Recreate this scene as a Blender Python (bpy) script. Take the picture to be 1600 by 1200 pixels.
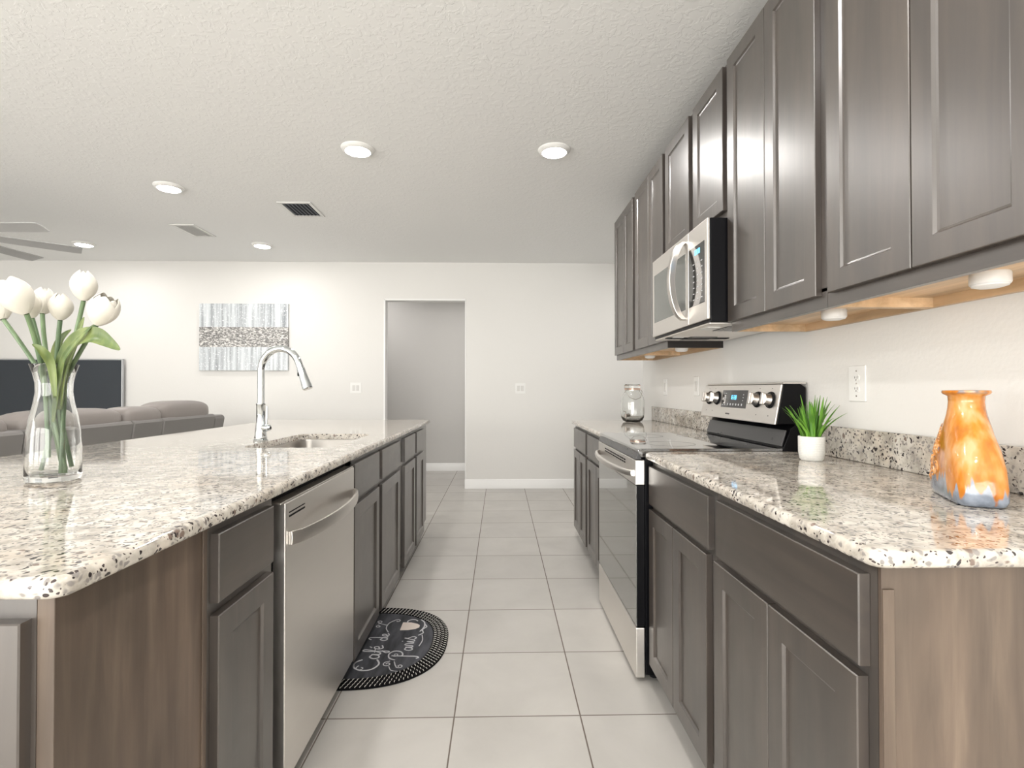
import bpy, bmesh, math, random
from mathutils import Vector, Matrix
random.seed(7)
PI = math.pi
S = bpy.context.scene
COL = S.collection
for _o in list(bpy.data.objects):
    bpy.data.objects.remove(_o)

# ------------------------------------------------------------------ camera
FPX, YAW, PITCH, HC = 814.34, .0228, .0105, 1.1917
cam = bpy.data.cameras.new('camera'); camo = bpy.data.objects.new('camera', cam); COL.objects.link(camo)
cam.sensor_width = 36; cam.lens = FPX / 1600 * 36; cam.clip_start = .02
camo.location = (0, 0, HC); camo.rotation_euler = (PI / 2 + PITCH, 0, -YAW)
S.camera = camo

# ------------------------------------------------------------------ world, exposure
S.view_settings.view_transform = 'Standard'; S.view_settings.look = 'None'
S.view_settings.gamma = 1; S.view_settings.use_curve_mapping = False
S.view_settings.exposure = 0.74
w = bpy.data.worlds.new('sky'); S.world = w; w.use_nodes = True
w.node_tree.nodes['Background'].inputs[0].default_value = (1, .975, .93, 1)
w.node_tree.nodes['Background'].inputs[1].default_value = 6.0

CEIL = 2.722
YB = 6.289            # far wall
XW = 1.274            # kitchen wall
XL = -6.8; YF = -4.5
CT = .938             # worktop top
LAMP = 7.5
lights = [(.345, 3.306), (-.904, 3.317), (-2.496, 3.971), (-2.512, 5.551), (-4.359, 5.544)]
more_lights = [(.352, .9), (-.92, .9), (-2.55, 1.3), (-4.45, 1.6), (.352, -1.6), (-2.2, -2.0), (-4.6, -2.0), (.5, 7.0), (-1.9, 7.0), (2.15, 5.45)]  # the pair beyond the doorway is unseen, added to brighten the hall

def portal(loc, rot, sx, sy):
    l = bpy.data.lights.new('window_portal', 'AREA'); l.shape = 'RECTANGLE'; l.size = sx; l.size_y = sy
    l.cycles.is_portal = True
    o = bpy.data.objects.new('window_portal', l); COL.objects.link(o); o.location = loc; o.rotation_euler = rot
WIN_F = [(-6.2, -3.5), (-3.1, 1.15)]      # rear sliding doors (x ranges)
WIN_L = [(-4.0, -.9)]        # left wall (y ranges)
WZ = 2.25
for a, b in WIN_F: portal(((a + b) / 2, YF - .13, WZ / 2 + .03), (PI / 2, 0, 0), b - a, WZ - .06)
for a, b in WIN_L: portal((XL - .13, (a + b) / 2, WZ / 2 + .03), (PI / 2, 0, -PI / 2), b - a, WZ - .06)

# ------------------------------------------------------------------ pixel helper (places a point of the room on plane y = d)
def at(u, v, d):
    X = (u - 800) / FPX; Z = -(v - 600) / FPX
    c, s = math.cos(PITCH), math.sin(PITCH)
    y = c - Z * s; z = s + Z * c
    c, s = math.cos(YAW), math.sin(YAW)
    x2 = X * c + y * s; y2 = -X * s + y * c
    t = d / y2
    return Vector((x2 * t, d, HC + z * t))

# ------------------------------------------------------------------ mesh builder
class MB:
    def __init__(s): s.bm = bmesh.new()
    def box(s, x0, x1, y0, y1, z0, z1):
        x0, x1 = sorted((x0, x1)); y0, y1 = sorted((y0, y1)); z0, z1 = sorted((z0, z1))
        v = [s.bm.verts.new(p) for p in ((x0,y0,z0),(x1,y0,z0),(x1,y1,z0),(x0,y1,z0),(x0,y0,z1),(x1,y0,z1),(x1,y1,z1),(x0,y1,z1))]
        for f in ((0,3,2,1),(4,5,6,7),(0,1,5,4),(1,2,6,5),(2,3,7,6),(3,0,4,7)): s.bm.faces.new([v[i] for i in f])
        return s
    def face(s, pts): s.bm.faces.new([s.bm.verts.new(p) for p in pts]); return s
    def prism(s, poly, fn, a, b):
        """polygon (p,q) pairs swept from a to b; fn(p,q,t)->xyz"""
        A = [s.bm.verts.new(fn(p, q, a)) for p, q in poly]; B = [s.bm.verts.new(fn(p, q, b)) for p, q in poly]
        n = len(poly)
        s.bm.faces.new(A); s.bm.faces.new(B[::-1])
        for i in range(n): s.bm.faces.new((A[i], B[i], B[(i+1) % n], A[(i+1) % n]))
        return s
    def rings(s, R, close=True, cap0=True, cap1=True):
        V = [[s.bm.verts.new(p) for p in r] for r in R]; n = len(R[0])
        for i in range(len(V) - 1):
            for j in range(n if close else n - 1):
                s.bm.faces.new((V[i][j], V[i][(j+1) % n], V[i+1][(j+1) % n], V[i+1][j]))
        if cap0: s.bm.faces.new(V[0][::-1])
        if cap1: s.bm.faces.new(V[-1])
        return V
    def lathe(s, prof, c=(0,0,0), n=48, cap0=True, cap1=True, axis='z'):
        R = []
        for r, h in prof:
            ring = []
            for k in range(n):
                a = 2 * PI * k / n; p, q = r * math.cos(a), r * math.sin(a)
                ring.append({'z': (c[0]+p, c[1]+q, c[2]+h), 'x': (c[0]+h, c[1]+p, c[2]+q), 'y': (c[0]+q, c[1]+h, c[2]+p)}[axis])
            R.append(ring)
        s.rings(R, True, cap0, cap1); return s
    def tube(s, pts, rad, n=12, flat=1.0, up=None):
        pts = [Vector(p) for p in pts]; m = len(pts)
        if not isinstance(rad, (list, tuple)): rad = [rad] * m
        t0 = (pts[1] - pts[0]).normalized()
        nrm = Vector(up) if up else (Vector((0,0,1)) if abs(t0.z) < .9 else Vector((1,0,0)))
        R = []
        for i in range(m):
            t = (pts[min(i+1, m-1)] - pts[max(i-1, 0)]).normalized()
            nrm = (nrm - t * nrm.dot(t)).normalized(); b = t.cross(nrm)
            R.append([pts[i] + (nrm * math.cos(2*PI*k/n) * flat + b * math.sin(2*PI*k/n)) * rad[i] for k in range(n)])
        s.rings(R); return s
    def blob(s, c, size, e1=.6, e2=.6, n=28, m=16, fn=None):
        sg = lambda v, e: math.copysign(abs(v) ** e, v)
        R = []
        for i in range(m + 1):
            th = -PI/2 + PI * i / m
            th = max(-PI/2 + .02, min(PI/2 - .02, th)); ring = []
            for k in range(n):
                ph = 2*PI*k/n
                p = Vector((sg(math.cos(th), e1)*sg(math.cos(ph), e2)*size[0]/2, sg(math.cos(th), e1)*sg(math.sin(ph), e2)*size[1]/2, sg(math.sin(th), e1)*size[2]/2))
                if fn: p = fn(p)
                ring.append(p + Vector(c))
            R.append(ring)
        s.rings(R); return s
    def xf(s, M): bmesh.ops.transform(s.bm, matrix=M, verts=s.bm.verts); return s

WORLD = {}
def put(name, mb, mat, root=None, bevel=0, smooth=True, angle=35, origin=None, seg=2, flatcaps=False):
    """link a builder (made in room coordinates) as one mesh object"""
    o0 = Vector(origin) if origin is not None else (WORLD[root.name] if root else Vector((0, 0, 0)))
    bm = mb.bm
    bmesh.ops.recalc_face_normals(bm, faces=bm.faces)
    if o0.length: bmesh.ops.translate(bm, verts=bm.verts, vec=-o0)
    me = bpy.data.meshes.new(name); bm.to_mesh(me); bm.free()
    if smooth:
        me.shade_smooth(); me.set_sharp_from_angle(angle=math.radians(angle))
        if flatcaps:
            for p_ in me.polygons:
                if abs(p_.normal.z) > .999: p_.use_smooth = False
    me.materials.append(mat)
    o = bpy.data.objects.new(name, me); COL.objects.link(o)
    if root:
        o.parent = root
        if origin is not None: o.location = o0 - WORLD[root.name]
    else: o.location = o0
    WORLD[o.name] = o0
    if bevel:
        m = o.modifiers.new('bevel', 'BEVEL'); m.width = bevel; m.segments = seg; m.limit_method = 'ANGLE'; m.angle_limit = math.radians(40); m.harden_normals = True
    return o
def tag(o, label=None, cat=None, group=None, kind=None):
    if label: o['label'] = label
    if cat: o['category'] = cat
    if group: o['group'] = group
    if kind: o['kind'] = kind
    return o
def thing(name, label, cat, loc, group=None):
    o = bpy.data.objects.new(name, None); o.empty_display_size = .05; COL.objects.link(o); o.location = loc
    WORLD[o.name] = Vector(loc); return tag(o, label, cat, group)
def struct(name, mb, mat, **k): return tag(put(name, mb, mat, **k), kind='structure')

# ------------------------------------------------------------------ materials
def new(name):
    m = bpy.data.materials.new(name); m.use_nodes = True
    nt = m.node_tree; return m, nt, nt.nodes['Principled BSDF'], nt.nodes, nt.links
def plain(name, col, rough=.5, metal=0, spec=.5, coat=0, bump=0, bscale=200, emit=None, es=0, trans=0, ior=1.45, sheen=0):
    m, nt, b, N, L = new(name)
    b.inputs['Base Color'].default_value = (*col, 1); b.inputs['Roughness'].default_value = rough
    b.inputs['Metallic'].default_value = metal; b.inputs['Specular IOR Level'].default_value = spec
    b.inputs['Coat Weight'].default_value = coat; b.inputs['Coat Roughness'].default_value = .1
    b.inputs['Transmission Weight'].default_value = trans; b.inputs['IOR'].default_value = ior
    b.inputs['Sheen Weight'].default_value = sheen
    if emit: b.inputs['Emission Color'].default_value = (*emit, 1); b.inputs['Emission Strength'].default_value = es
    tc = N.new('ShaderNodeTexCoord'); nz = N.new('ShaderNodeTexNoise'); nz.inputs['Scale'].default_value = bscale if bump else 9
    nz.inputs['Detail'].default_value = 3; L.new(tc.outputs['Object'], nz.inputs['Vector'])
    if bump:
        bp = N.new('ShaderNodeBump'); bp.inputs['Strength'].default_value = bump; bp.inputs['Distance'].default_value = .002
        L.new(nz.outputs['Fac'], bp.inputs['Height']); L.new(bp.outputs['Normal'], b.inputs['Normal'])
    elif not trans and not emit:
        mr = N.new('ShaderNodeMapRange'); mr.inputs['To Min'].default_value = max(0, rough - .03); mr.inputs['To Max'].default_value = min(1, rough + .03)
        L.new(nz.outputs['Fac'], mr.inputs['Value']); L.new(mr.outputs['Result'], b.inputs['Roughness'])
    return m
def ramp(N, L, src, stops, interp='LINEAR'):
    r = N.new('ShaderNodeValToRGB'); r.color_ramp.interpolation = interp
    e = r.color_ramp.elements
    while len(e) < len(stops): e.new(.5)
    for k, (p, c) in enumerate(stops): e[k].position = p; e[k].color = (*c, 1) if len(c) == 3 else c
    L.new(src, r.inputs['Fac']); return r.outputs['Color']
def mapping(N, L, scale=(1,1,1), rnd=False, rot=(0,0,0)):
    tc = N.new('ShaderNodeTexCoord'); mp = N.new('ShaderNodeMapping'); mp.inputs['Scale'].default_value = scale; mp.inputs['Rotation'].default_value = rot
    L.new(tc.outputs['Object'], mp.inputs['Vector'])
    if rnd:
        oi = N.new('ShaderNodeObjectInfo'); cx = N.new('ShaderNodeCombineXYZ')
        ml = N.new('ShaderNodeMath'); ml.operation = 'MULTIPLY'; ml.inputs[1].default_value = 37
        L.new(oi.outputs['Random'], ml.inputs[0])
        for k in range(3): L.new(ml.outputs[0], cx.inputs[k])
        L.new(cx.outputs[0], mp.inputs['Location'])
    return mp.outputs['Vector']
def mixc(N, L, fac, a, b, mode='MIX'):
    m = N.new('ShaderNodeMix'); m.data_type = 'RGBA'; m.blend_type = mode
    if isinstance(fac, (int, float)): m.inputs[0].default_value = fac
    else: L.new(fac, m.inputs[0])
    for i, v in ((6, a), (7, b)):
        if isinstance(v, tuple): m.inputs[i].default_value = (*v, 1)
        else: L.new(v, m.inputs[i])
    return m.outputs[2]
def noise(N, L, vec, scale, detail=4, rough=.5, dist=0):
    n = N.new('ShaderNodeTexNoise'); n.inputs['Scale'].default_value = scale; n.inputs['Detail'].default_value = detail
    n.inputs['Roughness'].default_value = rough; n.inputs['Distortion'].default_value = dist
    L.new(vec, n.inputs['Vector']); return n.outputs['Fac']
def bump(N, L, b, h, strength, dist=.001):
    bp = N.new('ShaderNodeBump'); bp.inputs['Strength'].default_value = strength; bp.inputs['Distance'].default_value = dist
    L.new(h, bp.inputs['Height']); L.new(bp.outputs['Normal'], b.inputs['Normal'])

def wood(name, axis, dark, mid, lite, rough=.42, coat=.8):
    m, nt, b, N, L = new(name)
    sc = {'z': (22, 22, 1.6), 'y': (22, 1.6, 22), 'x': (1.6, 22, 22)}[axis]
    v = mapping(N, L, sc, True)
    g = noise(N, L, v, 1.2, 6, .6, .6)
    big = noise(N, L, mapping(N, L, tuple(x / 9 + .6 for x in sc), True), 2.2, 3, .5, .8)
    c1 = ramp(N, L, g, [(.3, dark), (.5, mid), (.72, lite)])
    c2 = ramp(N, L, big, [(.3, (.66, .64, .62)), (.7, (1.25, 1.2, 1.15))])
    L.new(mixc(N, L, 1.0, c1, c2, 'MULTIPLY'), b.inputs['Base Color'])
    sm = noise(N, L, mapping(N, L, (3.5, 3.5, 3.5), True), 2, 2, .5, 1.2)
    mr = N.new('ShaderNodeMapRange'); mr.inputs['To Min'].default_value = rough - .06; mr.inputs['To Max'].default_value = rough + .09
    L.new(sm, mr.inputs['Value']); L.new(mr.outputs[0], b.inputs['Roughness'])
    b.inputs['Coat Weight'].default_value = coat; b.inputs['Coat Roughness'].default_value = .33; b.inputs['Coat IOR'].default_value = 1.9
    b.inputs['Specular IOR Level'].default_value = .5
    bump(N, L, b, mixc(N, L, .75, g, sm), .25, .0012)
    return m
ESP = ((.030, .0235, .0195), (.044, .035, .029), (.060, .048, .039))
M = {}
M['wood_v'] = wood('espresso_wood_upright', 'z', *ESP)
M['wood_h'] = wood('espresso_wood_across', 'y', *ESP)
M['panel'] = wood('espresso_side_panel', 'z', (.085, .062, .047), (.11, .082, .062), (.15, .115, .087), rough=.5, coat=.1)
M['toe'] = plain('dark_toe_kick', (.02, .016, .014), .6)
M['maple'] = wood('maple_underside', 'y', (.52, .36, .21), (.62, .45, .28), (.72, .55, .37), rough=.45, coat=.1)
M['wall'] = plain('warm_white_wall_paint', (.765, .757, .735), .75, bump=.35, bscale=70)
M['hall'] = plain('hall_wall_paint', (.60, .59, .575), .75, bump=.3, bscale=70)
M['trim'] = plain('white_trim_paint', (.86, .86, .85), .35)
def granite():
    m, nt, b, N, L = new('speckled_granite')
    v = mapping(N, L)
    dn = N.new('ShaderNodeTexNoise'); dn.inputs['Scale'].default_value = 30; dn.inputs['Detail'].default_value = 3; L.new(v, dn.inputs['Vector'])
    vm = N.new('ShaderNodeVectorMath'); vm.operation = 'MULTIPLY_ADD'; L.new(dn.outputs['Color'], vm.inputs[0]); vm.inputs[1].default_value = (.03, .03, .03); L.new(v, vm.inputs[2])
    vd = vm.outputs[0]
    base = ramp(N, L, noise(N, L, vd, 22, 5, .6), [(.3, (.27, .245, .215)), (.43, (.42, .385, .335)), (.54, (.54, .505, .45)), (.70, (.68, .655, .60))])
    tan = ramp(N, L, noise(N, L, vd, 11, 3, .5), [(.52, (0, 0, 0)), (.72, (1, 1, 1))])
    tm = N.new('ShaderNodeMath'); tm.operation = 'MULTIPLY'; L.new(tan, tm.inputs[0]); tm.inputs[1].default_value = .35
    base = mixc(N, L, tm.outputs[0], base, (.56, .43, .31))
    def specks(scale, dens, size, col, base, soft=.06):
        vo = N.new('ShaderNodeTexVoronoi'); vo.inputs['Scale'].default_value = scale; L.new(vd, vo.inputs['Vector'])
        sp = N.new('ShaderNodeSeparateColor'); L.new(vo.outputs['Color'], sp.inputs[0])
        lt = N.new('ShaderNodeMath'); lt.operation = 'LESS_THAN'; L.new(sp.outputs[0], lt.inputs[0]); lt.inputs[1].default_value = dens
        mr = N.new('ShaderNodeMapRange'); L.new(vo.outputs['Distance'], mr.inputs['Value'])
        mr.inputs['From Min'].default_value = size; mr.inputs['From Max'].default_value = size - soft; mr.inputs['To Min'].default_value = 0; mr.inputs['To Max'].default_value = 1
        mu = N.new('ShaderNodeMath'); mu.operation = 'MULTIPLY'; L.new(lt.outputs[0], mu.inputs[0]); L.new(mr.outputs[0], mu.inputs[1])
        return mixc(N, L, mu.outputs[0], base, col)
    base = specks(92, .38, .52, (.26, .24, .225), base, .2)
    base = specks(58, .10, .42, (.20, .15, .125), base, .12)
    base = specks(86, .17, .42, (.035, .028, .028), base)
    base = specks(165, .16, .42, (.06, .045, .045), base)
    L.new(base, b.inputs['Base Color'])
    b.inputs['Roughness'].default_value = .055; b.inputs['Specular IOR Level'].default_value = .6
    return m
M['granite'] = granite()
def steel(name, base, rough, axis):
    m, nt, b, N, L = new(name)
    sc = {'y': (.8, .8, 40), 'z': (30, 30, .8), 'x': (.8, .8, 40)}[axis]
    n = noise(N, L, mapping(N, L, sc), 1, 3)
    b.inputs['Metallic'].default_value = 1
    L.new(ramp(N, L, n, [(.3, tuple(x * .985 for x in base)), (.7, base)]), b.inputs['Base Color'])
    b.inputs['Roughness'].default_value = rough
    mr = N.new('ShaderNodeMapRange'); mr.inputs['To Min'].default_value = rough - .015; mr.inputs['To Max'].default_value = rough + .015
    L.new(n, mr.inputs['Value']); L.new(mr.outputs[0], b.inputs['Roughness'])
    return m
M['steel'] = steel('brushed_steel', (.80, .77, .735), .36, 'y')
M['steel_z'] = steel('brushed_steel_upright', (.66, .63, .60), .30, 'z')
M['sinksteel'] = steel('sink_steel', (.42, .40, .38), .28, 'y')
M['chrome'] = plain('polished_chrome', (.74, .78, .80), .05, 1)
M['black'] = plain('black_enamel', (.004, .004, .005), .3, spec=.18)
M['blackmatte'] = plain('matte_black_plastic', (.010, .010, .011), .8, spec=.2)
M['blackglass'] = plain('black_glass', (.010, .010, .011), .03, spec=.9, coat=.6)
M['cooktop'] = plain('glossy_black_ceramic', (.012, .012, .013), .05, spec=1.0, coat=1.0)
M['cooktop'].node_tree.nodes['Principled BSDF'].inputs['Coat IOR'].default_value = 2.2
M['cooktop'].node_tree.nodes['Principled BSDF'].inputs['Coat Roughness'].default_value = .02
M['ovenglass'] = plain('dark_mirror_oven_glass', (.34, .34, .33), .04, metal=.8)
M['mwglass'] = plain('grey_microwave_window', (.24, .25, .24), .10, metal=.7)
M['darkgrey'] = plain('graphite_enamel', (.09, .09, .092), .28, metal=.5)
M['lcd'] = plain('blue_display_digits', (.02, .1, .2), .3, emit=(.10, .55, 1.0), es=2.2)
M['icon'] = plain('pale_printed_symbols', (.55, .56, .58), .4)
M['print'] = plain('dark_printed_marks', (.10, .09, .09), .4)
M['glass'] = plain('clear_glass', (.985, .995, .99), 0.0, trans=1, ior=1.45)
M['white'] = plain('white_plastic', (.82, .82, .80), .35)
M['slot'] = plain('dark_slot', (.05, .05, .05), .5)
M['rocker'] = plain('off_white_rocker', (.66, .65, .63), .35)
M['puck'] = plain('white_puck_plastic', (.85, .85, .84), .3)
M['copper'] = plain('copper_ring', (.72, .42, .30), .25, 1)
M['wire'] = plain('steel_wire', (.50, .46, .42), .25, 1)
M['pewter'] = plain('pewter_spigot', (.33, .29, .26), .3, 1)
M['sofa'] = plain('taupe_grey_leather', (.26, .235, .222), .42, bump=.25, bscale=320)
M['sofaback'] = plain('grey_leather_back', (.205, .195, .188), .42, bump=.25, bscale=320)
M['fan'] = plain('brushed_grey_blade', (.46, .46, .455), .45)
M['lens'] = plain('lit_diffuser', (1, 1, 1), .4, emit=(1, .96, .93), es=20)
M['vent'] = plain('white_vent_metal', (.78, .78, .76), .4)
M['ventdark'] = plain('dark_duct_interior', (.05, .055, .065), .7)
M['louver'] = plain('grey_louver_metal', (.22, .25, .29), .45)
M['tvframe'] = plain('silver_tv_edge', (.5, .51, .53), .35, .8)
M['tv'] = plain('dark_tv_screen', (.032, .040, .050), .16, spec=.6)
M['soil'] = plain('dark_moss_soil', (.03, .035, .015), .9, bump=1, bscale=150)
M['chalk'] = plain('chalk_white_print', (.50, .50, .52), .8)
M['cupcol'] = plain('cream_cup_print', (.68, .60, .55), .8)
M['alu'] = plain('grey_aluminium_frame', (.75, .75, .75), .4)
def tiles():
    m, nt, b, N, L = new('large_grey_floor_tiles')
    v = mapping(N, L); sx = N.new('ShaderNodeSeparateXYZ'); L.new(v, sx.inputs[0])
    T = .46; outs = []; cells = []
    for k, off in ((0, .16675), (1, -1.9123)):
        a = N.new('ShaderNodeMath'); a.operation = 'ADD'; L.new(sx.outputs[k], a.inputs[0]); a.inputs[1].default_value = off + T * 40
        d = N.new('ShaderNodeMath'); d.operation = 'DIVIDE'; L.new(a.outputs[0], d.inputs[0]); d.inputs[1].default_value = T
        f = N.new('ShaderNodeMath'); f.operation = 'FRACT'; L.new(d.outputs[0], f.inputs[0])
        fl = N.new('ShaderNodeMath'); fl.operation = 'FLOOR'; L.new(d.outputs[0], fl.inputs[0]); cells.append(fl.outputs[0])
        s = N.new('ShaderNodeMath'); s.operation = 'SUBTRACT'; L.new(f.outputs[0], s.inputs[0]); s.inputs[1].default_value = .5
        ab = N.new('ShaderNodeMath'); ab.operation = 'ABSOLUTE'; L.new(s.outputs[0], ab.inputs[0])
        outs.append(ab.outputs[0])
    mx = N.new('ShaderNodeMath'); mx.operation = 'MAXIMUM'; L.new(outs[0], mx.inputs[0]); L.new(outs[1], mx.inputs[1])
    mr = N.new('ShaderNodeMapRange'); L.new(mx.outputs[0], mr.inputs['Value']); mr.inputs['From Min'].default_value = .4935; mr.inputs['From Max'].default_value = .4955
    cv = N.new('ShaderNodeCombineXYZ'); L.new(cells[0], cv.inputs[0]); L.new(cells[1], cv.inputs[1])
    wn = N.new('ShaderNodeTexWhiteNoise'); L.new(cv.outputs[0], wn.inputs['Vector'])
    n1 = noise(N, L, v, 3.0, 5, .55, .5)
    tile = ramp(N, L, n1, [(0, (.40, .385, .36)), (1, (.58, .56, .53))])
    vv = ramp(N, L, wn.outputs['Value'], [(0, (.95, .95, .95)), (1, (1.04, 1.04, 1.04))])
    tile = mixc(N, L, 1, tile, vv, 'MULTIPLY')
    L.new(mixc(N, L, mr.outputs[0], tile, (.16, .13, .11)), b.inputs['Base Color'])
    r = ramp(N, L, noise(N, L, v, 6, 2), [(0, (.25,)*3), (1, (.40,)*3)])
    rr = mixc(N, L, mr.outputs[0], r, (.8, .8, .8)); L.new(rr, b.inputs['Roughness'])
    inv = N.new('ShaderNodeMath'); inv.operation = 'SUBTRACT'; inv.inputs[0].default_value = 1; L.new(mr.outputs[0], inv.inputs[1])
    bump(N, L, b, inv.outputs[0], .5, .0015)
    return m
M['tiles'] = tiles()
def ceiling_mat():
    m, nt, b, N, L = new('knockdown_ceiling_texture')
    v = mapping(N, L)
    n = ramp(N, L, noise(N, L, v, 28, 4, .55, .8), [(.50, (0, 0, 0)), (.57, (1, 1, 1))])
    b.inputs['Base Color'].default_value = (.86, .865, .855, 1); b.inputs['Roughness'].default_value = .75
    bump(N, L, b, n, .28, .003); return m
M['ceil'] = ceiling_mat()
def art_mat():
    m, nt, b, N, L = new('silver_striped_canvas_paint')
    v = mapping(N, L); sx = N.new('ShaderNodeSeparateXYZ'); L.new(v, sx.inputs[0])
    st = noise(N, L, mapping(N, L, (22, 1, 1.0)), 1, 3, .6)
    stripes = ramp(N, L, st, [(.30, (.20, .22, .24)), (.42, (.42, .45, .48)), (.55, (.62, .66, .69)), (.72, (.80, .83, .85))])
    gl = ramp(N, L, noise(N, L, v, 70, 2), [(.60, (0, 0, 0)), (.68, (1, 1, 1))])
    stripes = mixc(N, L, gl, stripes, (.86, .88, .90))
    gb = ramp(N, L, noise(N, L, mapping(N, L, (1, 1, 2.2)), 42, 4, .7), [(.38, (.10, .10, .10)), (.5, (.30, .29, .28)), (.62, (.85, .84, .82))])
    ab = N.new('ShaderNodeMath'); ab.operation = 'ABSOLUTE'; L.new(sx.outputs[2], ab.inputs[0])
    lt = N.new('ShaderNodeMath'); lt.operation = 'LESS_THAN'; L.new(ab.outputs[0], lt.inputs[0]); lt.inputs[1].default_value = .118
    L.new(mixc(N, L, lt.outputs[0], stripes, gb), b.inputs['Base Color']); b.inputs['Roughness'].default_value = .4
    return m
M['art'] = art_mat()
def glaze():
    m, nt, b, N, L = new('orange_and_slate_glaze')
    v = mapping(N, L); sx = N.new('ShaderNodeSeparateXYZ'); L.new(v, sx.inputs[0])
    org = ramp(N, L, noise(N, L, mapping(N, L, (1, 1, .35)), 26, 3, .5), [(.33, (.34, .10, .006)), (.46, (.50, .17, .012)), (.55, (.58, .25, .055)), (.68, (.62, .36, .17))])
    drip = noise(N, L, mapping(N, L, (1, 1, .12)), 42, 2, .5)
    ad = N.new('ShaderNodeMath'); ad.operation = 'MULTIPLY_ADD'; L.new(drip, ad.inputs[0]); ad.inputs[1].default_value = -.16; L.new(sx.outputs[2], ad.inputs[2])
    msk = ramp(N, L, ad.outputs[0], [(0, (1, 1, 1)), (.012, (0, 0, 0))])
    sh = N.new('ShaderNodeMath'); sh.operation = 'ADD'; L.new(ad.outputs[0], sh.inputs[0]); sh.inputs[1].default_value = .045
    msk = ramp(N, L, sh.outputs[0], [(.0, (1, 1, 1)), (.008, (0, 0, 0))])
    bl = ramp(N, L, noise(N, L, v, 40, 3), [(.4, (.17, .20, .25)), (.6, (.27, .31, .38))])
    c = mixc(N, L, msk, org, bl)
    hi = ramp(N, L, sx.outputs[2], [(.243, (0, 0, 0)), (.247, (1, 1, 1))])
    ln = ramp(N, L, noise(N, L, v, 30, 1), [(.45, (1, 1, 1)), (.55, (0, 0, 0))])
    mu = N.new('ShaderNodeMath'); mu.operation = 'MULTIPLY'; L.new(hi, mu.inputs[0]); L.new(ln, mu.inputs[1])
    c = mixc(N, L, mu.outputs[0], c, (.16, .14, .14))
    L.new(c, b.inputs['Base Color']); b.inputs['Roughness'].default_value = .14; b.inputs['Coat Weight'].default_value = .5; b.inputs['Coat Roughness'].default_value = .04
    bump(N, L, b, noise(N, L, v, 55, 3), .35, .002)
    return m
M['glaze'] = glaze()
def relief():
    m, nt, b, N, L = new('carved_relief_glaze')
    v = mapping(N, L)
    n = noise(N, L, v, 75, 4, .6, 1.0)
    L.new(ramp(N, L, n, [(.38, (.16, .13, .13)), (.48, (.62, .25, .05)), (.6, (.74, .45, .22)), (.72, (.36, .38, .44))]), b.inputs['Base Color'])
    b.inputs['Roughness'].default_value = .25; bump(N, L, b, n, .8, .003); return m
M['relief'] = relief()
def potmat():
    m, nt, b, N, L = new('white_woven_ceramic')
    v = mapping(N, L); br = N.new('ShaderNodeTexBrick')
    # wrap around the pot: angle, height
    sx = N.new('ShaderNodeSeparateXYZ'); L.new(v, sx.inputs[0])
    at2 = N.new('ShaderNodeMath'); at2.operation = 'ARCTAN2'; L.new(sx.outputs[1], at2.inputs[0]); L.new(sx.outputs[0], at2.inputs[1])
    cx = N.new('ShaderNodeCombineXYZ'); L.new(at2.outputs[0], cx.inputs[0])
    mz = N.new('ShaderNodeMath'); mz.operation = 'MULTIPLY'; L.new(sx.outputs[2], mz.inputs[0]); mz.inputs[1].default_value = 22; L.new(mz.outputs[0], cx.inputs[1])
    L.new(cx.outputs[0], br.inputs['Vector']); br.inputs['Scale'].default_value = 4.5; br.inputs['Mortar Size'].default_value = .03; br.inputs['Row Height'].default_value = .6
    br.inputs['Color1'].default_value = (.80, .80, .77, 1); br.inputs['Color2'].default_value = (.74, .74, .71, 1); br.inputs['Mortar'].default_value = (.55, .55, .52, 1)
    L.new(br.outputs['Color'], b.inputs['Base Color']); b.inputs['Roughness'].default_value = .4
    return m
M['pot'] = potmat()
def leafmat(name, c0, c1, sc=30):
    m, nt, b, N, L = new(name)
    L.new(ramp(N, L, noise(N, L, mapping(N, L, (1, 1, .3), True), sc, 3), [(.35, c0), (.65, c1)]), b.inputs['Base Color'])
    b.inputs['Roughness'].default_value = .42; b.inputs['Subsurface Weight'].default_value = .0
    return m
M['grass'] = leafmat('fresh_grass_green', (.05, .17, .014), (.17, .38, .045))
M['stem'] = leafmat('tulip_stem_green', (.085, .14, .075), (.15, .22, .11))
M['leaf'] = leafmat('tulip_leaf_green', (.075, .12, .035), (.19, .235, .075))
M['petal'] = leafmat('cream_white_petals', (.60, .57, .50), (.68, .655, .59), 12)
def matmats():
    m, nt, b, N, L = new('slate_mat_print')
    v = mapping(N, L, (9, 2, 1))
    L.new(ramp(N, L, noise(N, L, v, 3, 3), [(.35, (.018, .019, .024)), (.65, (.065, .068, .08))]), b.inputs['Base Color'])
    b.inputs['Roughness'].default_value = .75; return m
M['matcentre'] = matmats()
M['braid'] = plain('black_braided_yarn', (.004, .004, .0045), .9, spec=.15, bump=.6, bscale=400)
M['stitch'] = plain('white_braid_thread', (.62, .60, .56), .8)

# ------------------------------------------------------------------ room shell
struct('floor', MB().box(XL - .2, 3.0, YF - .2, 9.2, -.1, 0), M['tiles'], smooth=False)
struct('ceiling', MB().box(XL - .2, 3.0, YF - .2, 9.2, CEIL, CEIL + .1), M['ceil'], smooth=False)
DX0, DX1, DZ = -1.396, -.413, 2.279
b = MB(); b.box(XL, DX0, YB, YB + .12, 0, CEIL); b.box(DX1, 3.0, YB, YB + .12, 0, CEIL); b.box(DX0, DX1, YB, YB + .12, DZ, CEIL)
struct('wall_back', b, M['wall'], smooth=False)
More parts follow.
